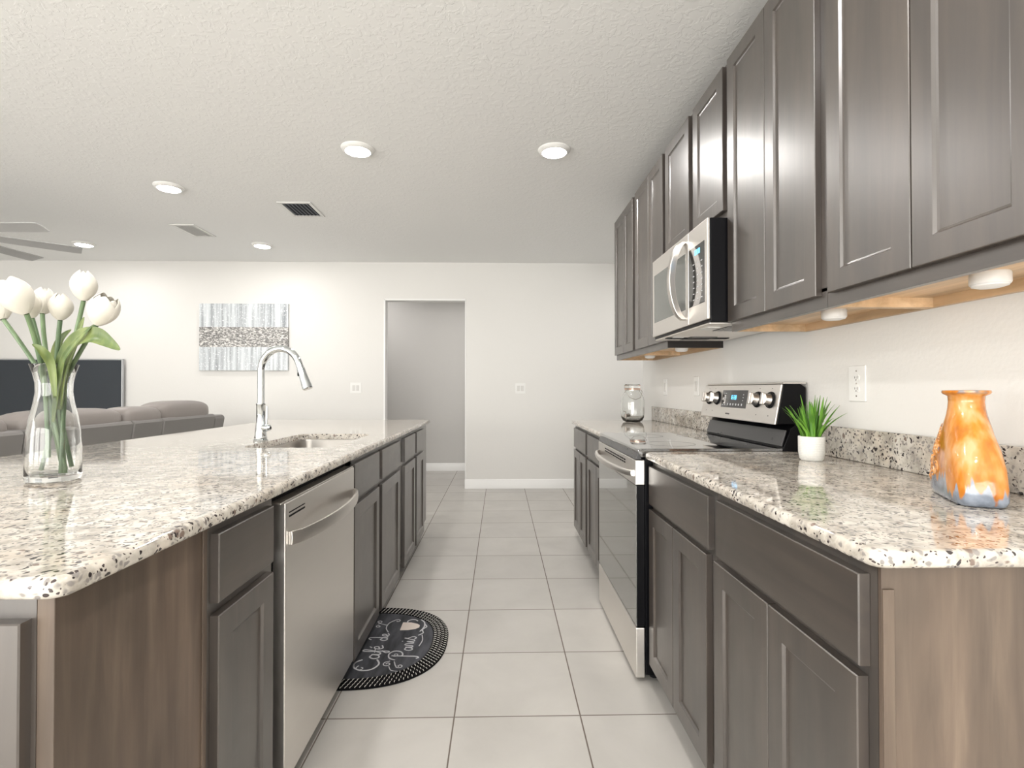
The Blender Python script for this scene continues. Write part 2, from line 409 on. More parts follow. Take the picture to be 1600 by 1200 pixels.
# corner beads around the cased opening
b = MB(); b.box(DX0 - .004, DX0 + .018, YB - .004, YB + .124, 0, DZ); b.box(DX1 - .010, DX1 + .004, YB - .004, YB + .124, 0, DZ); b.box(DX0 - .004, DX1 + .004, YB - .004, YB + .124, DZ - .016, DZ + .004)
struct('trim_1', b, M['trim'], bevel=.003)
struct('wall_right', MB().box(XW, XW + .12, YF, 4.62, 0, CEIL), M['wall'], bevel=.008)
struct('wall_pantry', MB().box(2.9, 3.0, YF, YB, 0, CEIL), M['wall'], smooth=False)
def wall_openings(mb, spans, lo, hi, fn):
    cur = lo
    for a, c in spans:
        fn(mb, cur, a, 0, CEIL); fn(mb, a, c, WZ, CEIL); cur = c
    fn(mb, cur, hi, 0, CEIL)
b = MB(); wall_openings(b, WIN_F, XL, 3.0, lambda m, a, c, z0, z1: m.box(a, c, YF - .12, YF, z0, z1)); struct('wall_front', b, M['wall'], smooth=False)
b = MB(); wall_openings(b, WIN_L, YF, YB + .12, lambda m, a, c, z0, z1: m.box(XL - .12, XL, a, c, z0, z1)); struct('wall_left', b, M['wall'], smooth=False)
k = 1
for spans, fn in ((WIN_F, lambda m, a, c, z0, z1: m.box(a, c, YF - .10, YF - .04, z0, z1)), (WIN_L, lambda m, a, c, z0, z1: m.box(XL - .10, XL - .04, a, c, z0, z1))):
    for a, c in spans:
        b = MB(); mid = (a + c) / 2
        for p, q, z0, z1 in ((a, a + .06, 0, WZ), (c - .06, c, 0, WZ), (a, c, 0, .06), (a, c, WZ - .06, WZ), (mid - .04, mid + .04, 0, WZ)): fn(b, p, q, z0, z1)
        struct('window_%d' % k, b, M['alu'], smooth=False); k += 1
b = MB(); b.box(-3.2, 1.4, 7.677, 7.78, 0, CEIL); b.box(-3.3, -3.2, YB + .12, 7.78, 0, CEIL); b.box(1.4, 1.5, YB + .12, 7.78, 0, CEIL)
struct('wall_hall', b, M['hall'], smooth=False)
def baseboard(name, fn, a, c):
    prof = [(0, 0), (.015, 0), (.015, .075), (.011, .082), (.011, .098), (.006, .108), (0, .112)]
    struct(name, MB().prism(prof, fn, a, c), M['trim'], angle=50)
baseboard('baseboard_back_right', lambda p, q, t: (t, YB - p, q), DX1 - .012, 2.9)
baseboard('baseboard_back_left', lambda p, q, t: (t, YB - p, q), XL, DX0)
baseboard('baseboard_hall', lambda p, q, t: (t, 7.677 - p, q), -3.2, 1.4)
baseboard('baseboard_left', lambda p, q, t: (XL + p, t, q), 2.2, YB)

# ------------------------------------------------------------------ ceiling lamps, vents, fan
lab = ['round ceiling light nearest the dark wall cabinets, above the aisle', 'round ceiling light above the sink end of the island',
       'round ceiling light between the white vent and the dark louvred vent side, over the living area', 'round ceiling light in front of the far wall, above the silver canvas',
       'round ceiling light just past the tip of the fan blades']
lab[2] = 'round ceiling light in front of the closed white vent'
def ceiling_light(x, y, label, power=1):
    t = thing('ceiling_light', label, 'ceiling light', (x, y, CEIL), 'flat round ceiling lights')
    put('trim_ring', MB().lathe([(.104, 0), (.104, -.004), (.098, -.012), (.086, -.020), (.078, -.022), (.076, -.018), (.076, 0)], (x, y, CEIL), cap0=False, cap1=False), M['white'], t)
    put('diffuser', MB().lathe([(.0765, -.012), (.074, -.022), (.060, -.027), (.03, -.030), (.002, -.031)], (x, y, CEIL), cap0=True), M['lens'], t)
    l = bpy.data.lights.new('ceiling_lamp', 'AREA'); l.shape = 'DISK'; l.size = .15; l.energy = LAMP * power; l.color = (1, .965, .93)
    lo = bpy.data.objects.new('ceiling_lamp', l); COL.objects.link(lo); lo.location = (0, 0, -.034); lo.parent = t
for (x, y), s in zip(lights, lab): ceiling_light(x, y, s, .5 if y > 5 else 1)
def lamp_out(x, y, i):
    ceiling_light(x, y, ['round ceiling light above the near end of the right worktop, behind the viewer', 'round ceiling light over the near end of the island, out of the picture',
      'round ceiling light over the sofa back, out of the picture', 'round ceiling light behind the fan, out of the picture', 'round ceiling light behind the viewer by the kitchen wall',
      'round ceiling light by the rear sliding door, behind the viewer', 'round ceiling light in the rear corner, behind the viewer', 'unseen round ceiling light added to brighten the hall, right of the doorway', 'unseen round ceiling light added to brighten the hall, left of the doorway', 'round ceiling light round the corner past the end of the kitchen wall'][i], .75 if y > 6.5 else 1)
for i, (x, y) in enumerate(more_lights): lamp_out(x, y, i)

def vent(x0, x1, y0, y1, label, open_):
    t = thing('ceiling_vent', label, 'air vent', ((x0+x1)/2, (y0+y1)/2, CEIL))
    f = .03; z = CEIL
    b = MB()
    for a in ((x0, x1, y0, y0 + f), (x0, x1, y1 - f, y1), (x0, x0 + f, y0 + f, y1 - f), (x1 - f, x1, y0 + f, y1 - f)): b.box(*a, z - .008, z)
    put('frame', b, M['vent'], t, bevel=.003)
    put('backing', MB().box(x0 + f, x1 - f, y0 + f, y1 - f, z - .002, z - .001), M['ventdark'] if open_ else M['vent'], t, smooth=False)
    n = 7 if open_ else 9
    for k in range(n):
        xx = x0 + f + (x1 - x0 - 2*f) * (k + .5) / n
        b = MB(); wd = .006 if open_ else .0135
        b.prism([(-wd, -.003), (wd, -.010), (wd, -.0115), (-wd, -.0045)], lambda p, q, tt: (xx + p, tt, z + q), y0 + f, y1 - f)
        put('slat', b, M['louver'] if open_ else M['vent'], t, smooth=False)
vent(-1.825, -1.545, 4.27, 4.63, 'square ceiling vent with dark open louvres above the island', True)
vent(-3.06, -2.835, 4.873, 5.262, 'closed white ceiling vent beyond the island, toward the living area', False)

fx, fy, fz = -4.315, 3.95, 2.40
t = thing('ceiling_fan', 'grey ceiling fan with long narrow blades at the left edge of the room', 'ceiling fan', (fx, fy, CEIL))
put('canopy', MB().lathe([(.085, 0), (.08, -.03), (.045, -.065), (.015, -.07)], (fx, fy, CEIL)), M['fan'], t)
put('downrod', MB().lathe([(.014, -.06), (.014, -.25)], (fx, fy, CEIL)), M['fan'], t)
put('motor', MB().lathe([(.03, -.24), (.10, -.26), (.13, -.30), (.13, -.36), (.10, -.39), (.02, -.40)], (fx, fy, CEIL)), M['fan'], t)
for k in range(8):
    a = math.radians(-2 + 45 * k + (-1.5 if k in (1, 2) else 0)); b = MB()
    R = []
    for r, wd in ((.12, .022), (.25, .04), (.5, .058), (.8, .066), (.915, .066), (.94, .055)):
        R.append([(r, -wd, .012), (r, 0, .004), (r, wd, -.012), (r, wd, -.020), (r, 0, -.004), (r, -wd, .006)])
    b.rings(R); b.xf(Matrix.Translation((fx, fy, fz - .005)) @ Matrix.Rotation(a, 4, 'Z'))
    put('blade', b, M['fan'], t)

# ------------------------------------------------------------------ wall things
def plate(name, label, cat, cx, cz, w_, h_, wallmap, rockers=1, duplex=False, group=None):
    t = thing(name, label, cat, wallmap(cx, cz, 0), group)
    def B(a0, a1, z0, z1, n0, n1):
        p, q = wallmap(a0, z0, n0), wallmap(a1, z1, n1); return MB().box(p[0], q[0], p[1], q[1], p[2], q[2])
    put('cover_plate', B(cx - w_/2, cx + w_/2, cz - h_/2, cz + h_/2, 0, .006), M['white'], t, bevel=.003)
    if duplex:
        for s in (-1, 1):
            zz = cz + s * .0195
            pr = [(.0165 * math.cos(a) , .0135 * math.sin(a)) for a in [2*PI*k/20 for k in range(20)]]
            pr = [(x_, max(-.0115, min(.0115, y_))) for x_, y_ in pr]
            o = put('receptacle', MB().prism(pr, lambda p, q, tt: wallmap(cx + p, zz + q, tt), .005, .008), M['white'], t)
            sb = MB()
            for dx, hh in ((-.006, .0045), (.006, .0035)):
                p, q = wallmap(cx + dx - .0011, zz - hh + .002, .0075), wallmap(cx + dx + .0011, zz + hh + .002, .0083); sb.box(p[0], q[0], p[1], q[1], p[2], q[2])
            p, q = wallmap(cx - .002, zz - .009, .0075), wallmap(cx + .002, zz - .005, .0083); sb.box(p[0], q[0], p[1], q[1], p[2], q[2])
            put('slot', sb, M['slot'], o, smooth=False)
        for dz in (-.0445, 0, .0445): put('screw', MB().lathe([(.003, 0), (.003, .0012), (.001, .0016)], (0,0,0), 12, axis='z').xf(Matrix.Translation(wallmap(cx, cz + dz, .0065)) @ Matrix.Rotation(-PI/2, 4, 'Y')), M['wire'], t)
    else:
        for k in range(rockers):
            c = cx + (k - (rockers - 1) / 2) * .046
            put('rocker', B(c - .0165, c + .0165, cz - .033, cz + .033, .005, .0095), M['rocker'], t, bevel=.002)
    return t
back = lambda a, z, n: (a, YB - n, z)
right = lambda a, z, n: (XW - n, a, z)
plate('light_switch', 'double rocker light switch on the far wall, left of the doorway', 'light switch', -1.729, 1.209, .135, .130, back, 2)
plate('light_switch', 'double rocker light switch on the far wall, right of the doorway', 'light switch', .244, 1.204, .125, .125, back, 2)
plate('wall_outlet', 'white duplex outlet on the kitchen wall above the potted grass', 'outlet', 1.826, 1.213, .088, .128, right, duplex=True)
plate('wall_outlet', 'white outlet plate on the kitchen wall, just left of the stove controls', 'outlet', 3.346, 1.213, .085, .125, right, 1)
plate('wall_outlet', 'white outlet plate on the kitchen wall, the one farther from the stove', 'outlet', 3.985, 1.209, .085, .125, right, 1)

p0, p1 = at(312, 579, YB - .02), at(451, 475, YB - .02)
cz = (p0.z + p1.z) / 2
t = thing('wall_art', 'silver and white striped canvas with a glittery grey band', 'painting', ((p0.x+p1.x)/2, YB, cz))
put('canvas', MB().box(p0.x, p1.x, YB - .038, YB - .001, p0.z, p1.z), M['art'], t, bevel=.004)

tz0, tz1 = .72, at(190, 561, YB - .07).z; tx1 = at(191, 561, YB - .07).x; tx0 = tx1 - 1.62
t = thing('television', 'wide dark flat television on the far wall behind the sofa', 'television', ((tx0+tx1)/2, YB, tz0))
put('bezel', MB().box(tx0, tx1, YB - .07, YB - .035, tz0, tz1), M['tvframe'], t, bevel=.004)
put('screen', MB().box(tx0 + .012, tx1 - .010, YB - .073, YB - .069, tz0 + .02, tz1 - .012), M['tv'], t, smooth=False)
put('wall_bracket', MB().box((tx0+tx1)/2 - .25, (tx0+tx1)/2 + .25, YB - .036, YB - .001, tz0 + .25, tz1 - .25), M['blackmatte'], t)

# ------------------------------------------------------------------ sofa
SX = -2.93
t = thing('reclining_sofa', 'long grey leather reclining sofa seen from behind, beyond the island', 'sofa', (SX - .5, 3.6, 0))
segs = [(1.35, 2.25), (2.25, 3.18), (3.18, 4.10), (4.10, 4.46), (4.46, 5.26)]
for (a, c) in segs:
    b = MB(); b.prism([(SX, .06), (SX + .02, .30), (SX + .055, .62), (SX + .10, .925), (SX + .085, .95), (SX - .12, .95), (SX - .16, .45), (SX - .14, .06)], lambda p, q, tt: (p, tt, q), a + .004, c - .004)
    put('back_panel', b, M['sofaback'], t, bevel=.012, seg=3)
b = MB(); b.prism([(SX - .01, .06), (SX + .01, .30), (SX + .04, .62), (SX + .09, .905), (SX + .07, .935), (SX - .15, .935), (SX - .95, .64), (SX - 1.0, .58), (SX - 1.0, .06)], lambda p, q, tt: (p, tt, q), 5.265, 5.46)
put('arm', b, M['sofaback'], t, bevel=.03, seg=3)
b = MB(); b.prism([(SX - .01, .06), (SX + .01, .30), (SX + .04, .62), (SX + .09, .905), (SX + .07, .935), (SX - .15, .935), (SX - .95, .64), (SX - 1.0, .58), (SX - 1.0, .06)], lambda p, q, tt: (p, tt, q), 1.13, 1.345)
put('arm', b, M['sofaback'], t, bevel=.03, seg=3)
for (a, c, zt) in ((1.36, 2.22, 1.05), (2.26, 3.14, 1.05), (3.20, 4.06, 1.06), (4.06, 4.50, 1.055), (4.47, 5.24, 1.09)):
    put('head_cushion', MB().blob((SX - .05, (a+c)/2, (zt + .86)/2), (.27, c - a, zt - .86), .62, .42), M['sofa'], t)
for (a, c) in segs:
    put('seat_cushion', MB().blob((SX - .58, (a+c)/2, .40), (.78, c - a - .01, .24), .35, .25), M['sofa'], t)
    put('seat_base', MB().box(SX - .95, SX - .14, a + .01, c - .01, .04, .34), M['sofaback'], t, bevel=.015)
    put('back_cushion', MB().blob((SX - .22, (a+c)/2, .66), (.26, c - a - .01, .50), .45, .3), M['sofa'], t)

# ------------------------------------------------------------------ cabinets
XF, XB = .60, .62     # door face, face-frame plane (distance from the aisle's middle)
ZT = .9075            # top of cabinet boxes / underside of worktop
def front(name, mapf, a0, a1, z0, z1, t_, mat, root, shaker=True, st=.058, rec=.008):
    """slab drawer front or shaker door; mapf(a, z, n): n = distance behind the face"""
    b = MB(); P = lambda a, z, n: Vector(mapf(a, z, n))
    e = .002
    def ring(i, n): return [P(a0 + i, z0 + i, n), P(a1 - i, z0 + i, n), P(a1 - i, z1 - i, n), P(a0 + i, z1 - i, n)]
    R = [ring(0, t_), ring(0, e), ring(e, 0)]
    if shaker: R += [ring(st, 0), ring(st + .005, rec * .75), ring(st + .010, rec)]
    b.rings(R)
    return put(name, b, mat, root, angle=20)
def sidemap(s, xf=XF): return lambda a, z, n: (s * (xf + n), a, z)
def base_cabinet(s, y0, y1, label, fronts, depth=.63, name='base_cabinet', hollow=False, panel_side=None, zb=.105):
    t = thing(name, label, 'cabinet', (s * (XB + depth / 2), (y0 + y1) / 2, 0))
    xb, xe = s * XB, s * (XB + depth)
    b = MB()
    if hollow:
        b.box(xb, xe, y0, y0 + .018, zb, ZT); b.box(xb, xe, y1 - .018, y1, zb, ZT); b.box(xb, xe, y0, y1, zb, zb + .018); b.box(xe, xe - s * .01, y0, y1, zb, ZT)
        b.box(xb, xb + s * .02, y0, y1, zb, .16); b.box(xb, xb + s * .02, y0, y1, .70, ZT)
    else: b.box(xb, xe, y0 + .0005, y1 - .0005, zb, ZT)
    put('body', b, M['wood_v'], t, smooth=False)
    put('toe_kick', MB().box(xb + s * .065, xe, y0 + .0005, y1 - .0005, 0, zb), M['toe'], t, smooth=False)
    for kind, a0, a1, z0, z1 in fronts:
        front('door' if kind == 'd' else 'drawer_front', sidemap(s), a0, a1, z0, z1, .0195, M['wood_v'] if kind == 'd' else M['wood_h'], t, kind == 'd')
    if panel_side is not None:   # finished end panel facing the viewer
        put('end_panel', MB().box(xb, xe, y0 - .008, y0, 0 if s > 0 else 0, ZT), M['panel'], t, bevel=.001)
        put('corner_strip', MB().box(xb, xb + s * .019, y0 - .012, y0 - .008, 0, ZT - .04), M['panel'], t, bevel=.001)
    return t
DR = (.729, .883); DO = (.085, .710)
# right run, near to far
base_cabinet(1, .845, 1.475, 'dark wood base cabinet at the near end of the right worktop', [('w', .863, 1.442, *DR), ('d', .868, 1.161, *DO), ('d', 1.164, 1.458, *DO)], panel_side=1)
base_cabinet(1, 1.475, 2.104, 'dark wood base cabinet touching the near side of the stove', [('w', 1.497, 2.096, *DR), ('d', 1.512, 1.805, *DO), ('d', 1.809, 2.096, *DO)])
base_cabinet(1, 2.918, 3.62, 'dark wood base cabinet touching the far side of the stove', [('w', 2.925, 3.585, *DR), ('d', 2.925, 3.25, *DO), ('d', 3.255, 3.585, *DO)])
base_cabinet(1, 3.62, 4.27, 'dark wood base cabinet at the far end of the right run under the glass jar', [('w', 3.66, 4.235, *DR), ('d', 3.66, 3.945, *DO), ('d', 3.95, 4.235, *DO)])
# island, near to far
t = thing('island_end_cabinet', 'dark wood island end cabinet facing the viewer, at the lower left corner', 'cabinet', (-1.0, .92, 0))
put('body', MB().box(-1.45, -.645, .744, 1.116, .105, ZT), M['wood_v'], t, smooth=False)
put('side_panel', MB().box(-.645, -.6205, .744, 1.116, .0, ZT), M['panel'], t, bevel=.0015)
put('corner_strip', MB().box(-.6205, -.6165, 1.102, 1.116, .0, ZT), M['panel'], t, bevel=.001)
put('toe_kick', MB().box(-1.45, -.65, .82, 1.116, 0, .105), M['toe'], t, smooth=False)
front('door', lambda a, z, n: (a, .725 + n, z), -1.04, -.652, .10, .873, .0195, M['wood_v'], t)
front('door', lambda a, z, n: (a, .725 + n, z), -1.44, -1.045, .10, .873, .0195, M['wood_v'], t)
DRL = (.735, .883); DOL = (.070, .708)
base_cabinet(-1, 1.1165, 1.432, 'narrow dark wood island cabinet left of the dishwasher', [('w', 1.132, 1.402, *DRL), ('d', 1.132, 1.402, *DOL)])
base_cabinet(-1, 2.168, 3.215, 'wide dark wood cabinet under the sink, right of the dishwasher', [('w', 2.174, 2.615, *DRL), ('w', 2.675, 3.147, *DRL), ('d', 2.174, 2.615, *DOL), ('d', 2.675, 3.147, *DOL)], hollow=True)
base_cabinet(-1, 3.215, 4.385, 'dark wood cabinet at the far end of the island beyond the sink', [('w', 3.303, 3.713, *DRL), ('w', 3.770, 4.14, *DRL), ('d', 3.303, 3.713, *DOL), ('d', 3.770, 4.14, *DOL)])
struct('wall_island', MB().box(-1.47, -1.26, 1.12, 4.385, 0, ZT), M['wall'], smooth=False)

# ------------------------------------------------------------------ worktops
def rr(x0, x1, y0, y1, radii, n=8):
    """rounded rectangle; radii for corners (x0y0, x1y0, x1y1, x0y1)"""
    P = []
    for (cx, cy, a0), r in zip(((x0, y0, PI), (x1, y0, 1.5*PI), (x1, y1, 0), (x0, y1, .5*PI)), radii):
        ox = cx + r if cx == x0 else cx - r; oy = cy + r if cy == y0 else cy - r
        for k in range(n + 1):
            a = a0 + PI/2 * k / n; P.append((ox + r * math.cos(a), oy + r * math.sin(a)))
    return P
def slab(name, root, x0, x1, y0, y1, z0, z1, radii, er=.011, hole=None, tag_=None):
    b = MB(); bm = b.bm
    prof = [(er, z0)] + [(er - er * math.sin(t_), z0 + er - er * math.cos(t_)) for t_ in [PI/2*k/4 for k in range(1, 5)]]
    prof += [(er - er * math.cos(t_), z1 - er + er * math.sin(t_)) for t_ in [PI/2*k/4 for k in range(0, 5)]]
    prof = prof[1:] if False else prof
    R = [[Vector((x, y, z)) for x, y in rr(x0 + o, x1 - o, y0 + o, y1 - o, [max(.001, r - o) for r in radii])] for o, z in prof]
    V = b.rings(R, True, False, False)
    inner = None
    if hole:
        hx0, hx1, hy0, hy1, hr = hole
        inner = b.rings([[Vector((x, y, z)) for x, y in rr(hx0, hx1, hy0, hy1, [hr]*4)] for z in (z0, z1 - .003)] + [[Vector((x, y, z1)) for x, y in rr(hx0 - .003, hx1 + .003, hy0 - .003, hy1 + .003, [hr]*4)]], True, False, False)
    def loop(vs): return [bm.edges.get((vs[i], vs[(i+1) % len(vs)])) for i in range(len(vs))]
    for end, ii in ((V[0], 0), (V[-1], -1)):
        ed = loop(end) + (loop(inner[ii]) if inner else [])
        if inner: bmesh.ops.triangle_fill(bm, edges=ed, use_beauty=True)
        else: bm.faces.new(end)
    o = put(name, b, M['granite'], root, angle=50, flatcaps=True)
    return o
SE = .586
HOLE = (-1.135, -.735, 2.295, 3.0, .07)
tag(slab('island_worktop', None, -1.89, -SE, .712, 4.41, ZT + .0005, CT, (.02, .03, .03, .02), hole=HOLE), 'long speckled granite island worktop with the sink cut into it', 'countertop')
t = thing('right_worktop', 'speckled granite worktop with the orange vase and potted grass', 'countertop', (.93, 1.46, ZT + .0005))
slab('slab', t, SE, XW - .001, .806, 2.114, ZT + .0005, CT, (.03, .002, .002, .03))
def splash(t, a, c):
    put('backsplash', MB().box(XW - .021, XW - .001, a, c, CT + .0003, CT + .115), M['granite'], t, bevel=.003)
splash(t, .808, 2.113)
t = thing('right_worktop', 'short speckled granite worktop beyond the stove, with the glass jar', 'countertop', (.93, 3.6, ZT + .0005))
slab('slab', t, SE, XW - .001, 2.918, 4.295, ZT + .0005, CT, (.02, .002, .002, .035))
splash(t, 2.919, 4.293)

# ------------------------------------------------------------------ sink and faucet
t = thing('kitchen_sink', 'undermount stainless steel sink set in the island worktop', 'sink', (-.935, 2.647, .72))
hx0, hx1, hy0, hy1, hr = HOLE; b = MB(); z1 = ZT
R = []
for o_, z_ in ((-.02, z1), (.006, z1), (.010, z1 - .01), (.014, .74), (.03, .715), (.06, .708)):
    R.append([Vector((x, y, z_)) for x, y in rr(hx0 + o_, hx1 - o_, hy0 + o_, hy1 - o_, [max(.02, hr - o_)]*4)])
b.rings(R, True, False, True); put('basin', b, M['sinksteel'], t, angle=50)
put('drain', MB().lathe([(.05, .0095), (.05, .012), (.04, .013), (.036, .010), (.01, .0095)], (-.935, 2.647, .70)), M['chrome'], t)

FX, FY = -1.178, 2.595
t = thing('kitchen_faucet', 'tall chrome gooseneck faucet with pull-down spray head', 'faucet', (FX, FY, CT))
put('base_body', MB().lathe([(.0, 0), (.033, 0), (.034, .006), (.029, .012), (.030, .018), (.0275, .026), (.0255, .05), (.0215, .085), (.0205, .10), (.0205, .175), (.022, .178), (.022, .184), (.018, .186), (0, .186)], (FX, FY, CT + .0005), cap0=False, cap1=False), M['chrome'], t)
dirv = Vector((.97, -.24, 0)).normalized()
pts = [Vector((FX, FY, CT + .18)), Vector((FX, FY, CT + .26)), Vector((FX, FY, CT + .335))]
rad = .108; c0 = Vector((FX, FY, CT + .345)) + dirv * rad
for k in range(0, 21):
    a = PI - (PI * .90) * k / 20
    pts.append(c0 + dirv * rad * math.cos(a) + Vector((0, 0, rad * math.sin(a))))
tdir = (pts[-1] - pts[-2]).normalized()
pts.append(pts[-1] + tdir * .02)
put('gooseneck_spout', MB().tube(pts, .0168, 20), M['chrome'], t)
e = pts[-1]
sp = put('spray_head', MB().tube([e - tdir * .002, e + tdir * .003, e + tdir * .006, e + tdir * .04, e + tdir * .085, e + tdir * .108, e + tdir * .112], [.0168, .019, .019, .0195, .0225, .0245, .021], 20), M['chrome'], t)
nb = dirv * -1
put('button', MB().blob(e + tdir * .035 + Vector((-.017, -.006, 0)), (.010, .014, .022)), M['blackmatte'], sp)
hb = Vector((FX, FY, CT + .066))
hd = Vector((.93, -.37, 0)).normalized()
put('handle_hub', MB().tube([hb + hd * .01, hb + hd * .048, hb + hd * .055, hb + hd * .062], [.0165, .0165, .015, .007], 20), M['chrome'], t)
put('handle_lever', MB().tube([hb + hd * .038, hb + hd * .038 + Vector((0, 0, .03)), hb + hd * .040 + Vector((0, 0, .105))], [.005, .0045, .004], 12), M['chrome'], t)

# ------------------------------------------------------------------ dishwasher
DX = -.600
t = thing('dishwasher', 'stainless steel dishwasher in the island with a curved bar handle', 'dishwasher', (-.93, 1.78, 0))
put('tub', MB().box(-.64, -1.22, 1.443, 2.162, .06, .888), M['blackmatte'], t)
put('toe_panel', MB().box(-.665, -.68, 1.443, 2.162, .0, .09), M['blackmatte'], t)
b = MB(); b.box(DX, -.638, 1.477, 2.162, .085, .873)
dd = put('door_panel', b, M['steel'], t, bevel=.004)
put('top_trim', MB().box(DX - .004, -.638, 1.452, 2.162, .8735, .878), M['steel'], t, bevel=.001)
hz = .770
pts = []
for k in range(25):
    u = k / 24; y = 1.495 + .65 * u
    pts.append((DX + .004 + .052 * math.sin(PI * u) ** .55, y, hz))
hb = MB()
R = []
for i, p in enumerate(pts):
    R.append([(p[0] - .004, p[1], p[2] - .018), (p[0] + .006, p[1], p[2] - .020), (p[0] + .008, p[1], p[2]), (p[0] + .006, p[1], p[2] + .020), (p[0] - .004, p[1], p[2] + .018)])
hb.rings(R); put('bar_handle', hb, M['steel'], t, bevel=.002)
put('vent_slot', MB().box(DX + .0006, DX - .002, 1.50, 1.62, .828, .8335), M['blackmatte'], t, smooth=False)
put('vent_slot', MB().box(DX + .0006, DX - .002, 1.50, 1.62, .840, .8435), M['blackmatte'], t, smooth=False)

# ------------------------------------------------------------------ stove
y0, y1 = 2.118, 2.914; fx_ = .553
t = thing('electric_stove', 'freestanding stainless electric stove with black glass top between the worktops', 'stove', (.9, 2.5, 0))
put('side_body', MB().box(.592, 1.262, y0, y1, .03, .915), M['black'], t, bevel=.002)
for yy in (y0 + .05, y1 - .05):
    for xx in (.64, 1.2): put('foot', MB().lathe([(.018, 0), (.018, .01), (.009, .012), (.009, .032)], (xx, yy, 0), 16), M['blackmatte'], t)
b = MB(); b.prism([(.572, .9145), (.560, .940), (.564, .9475), (.575, .950), (1.16, .950), (1.16, .9145)], lambda p, q, tt: (p, tt, q), y0 - .003, y1 + .003)
put('glass_cooktop', b, M['cooktop'], t, bevel=.002)
b = MB(); b.prism([(.5535, .906), (.5665, .9405), (.5705, .9405), (.5765, .906)], lambda p, q, tt: (p, tt, q), y0, y1)
put('front_trim', b, M['darkgrey'], t, bevel=.001)
for (cx_, cy_, rr_) in ((.76, 2.31, .105), (.76, 2.70, .085), (1.02, 2.31, .075), (1.02, 2.70, .095)):
    put('burner_ring', MB().lathe([(rr_, 0), (rr_, .0004), (rr_ - .002, .0004), (rr_ - .002, 0)], (cx_, cy_, .9500), 48, False, False), M['darkgrey'], t, smooth=False)
dr = put('oven_door', MB().box(fx_ + .004, .591, y0 + .002, y1 - .002, .226, .800), M['black'], t, bevel=.002)
put('door_glass', MB().box(fx_ + .001, fx_ + .006, y0 + .003, y1 - .003, .227, .799), M['ovenglass'], dr, bevel=.001)
hd_ = put('door_top_band', MB().box(fx_ - .001, .591, y0 + .001, y1 - .001, .801, .903), M['steel'], t, bevel=.003)
for k in range(12):
    yy = y0 + .17 + k * .038
    put('vent_slot', MB().box(fx_ - .0018, fx_ + .001, yy, yy + .028, .868, .874), M['blackmatte'], hd_, smooth=False)
    if k < 12: put('vent_slot', MB().box(fx_ - .0018, fx_ + .001, yy, yy + .028, .880, .886), M['blackmatte'], hd_, smooth=False)
pts = []
hb = MB(); R = []
for k in range(25):
    u = k / 24; yy = y0 + .03 + (y1 - y0 - .06) * u; xo = fx_ - .004 - .050 * math.sin(PI * u) ** .5; z_ = .845 
    R.append([(xo + .005, yy, z_ - .014), (xo - .006, yy, z_ - .012), (xo - .009, yy, z_), (xo - .006, yy, z_ + .012), (xo + .005, yy, z_ + .014)])
hb.rings(R); put('bar_handle', hb, M['steel'], t, bevel=.002)
dw = MB(); dw.box(fx_ - .001, .591, y0 + .001, y1 - .001, .018, .221)
put('storage_drawer', dw, M['steel'], t, bevel=.005)
# backguard
b = MB(); b.prism([(1.165, .915), (1.165, .950), (1.195, 1.030), (1.215, 1.045), (1.215, 1.055), (1.262, 1.055), (1.262, .915)], lambda p, q, tt: (p, tt, q), y0, y1)
put('backguard_base', b, M['black'], t, bevel=.002)
b = MB(); b.prism([(1.158, .957), (1.179, 1.024), (1.185, 1.022), (1.166, .955)], lambda p, q, tt: (p, tt, q), y0 + .01, y1 - .01)
put('oven_vent_panel', b, M['darkgrey'], t, bevel=.002)
b = MB(); b.prism([(1.138, 1.047), (1.167, 1.214), (1.235, 1.218), (1.262, 1.200), (1.262, 1.047)], lambda p, q, tt: (p, tt, q), y0 + .004, y1 - .004)
bg = put('control_housing', b, M['black'], t, bevel=.004)
pn = Vector((-(1.216-1.047), 0, .030)).normalized()      # outward normal of the control face
fu = Vector((.030, 0, 1.214 - 1.045)).normalized()       # up along the face
def onface(y, s_, n): return Vector((1.137, y, 1.047)) + fu * s_ + pn * n
def facebox(b, ya, yb, s0, s1, n0, n1):
    v = [b.bm.verts.new(onface(y, s_, n)) for n in (n0, n1) for (y, s_) in ((ya, s0), (yb, s0), (yb, s1), (ya, s1))]
    for f in ((0,1,2,3),(4,5,6,7),(0,1,5,4),(1,2,6,5),(2,3,7,6),(3,0,4,7)): b.bm.faces.new([v[i] for i in f])
    return b
put('control_panel', facebox(MB(), y0 + .003, y1 - .003, -.002, .168, .0, .008), M['steel'], t, bevel=.003)
put('top_trim', MB().box(1.168, 1.262, y0 + .003, y1 - .003, 1.2145, 1.222), M['steel'], t, bevel=.002)
dsp = put('display', facebox(MB(), 2.395, 2.665, .055, .142, .0078, .0095), M['blackglass'], t, bevel=.001)
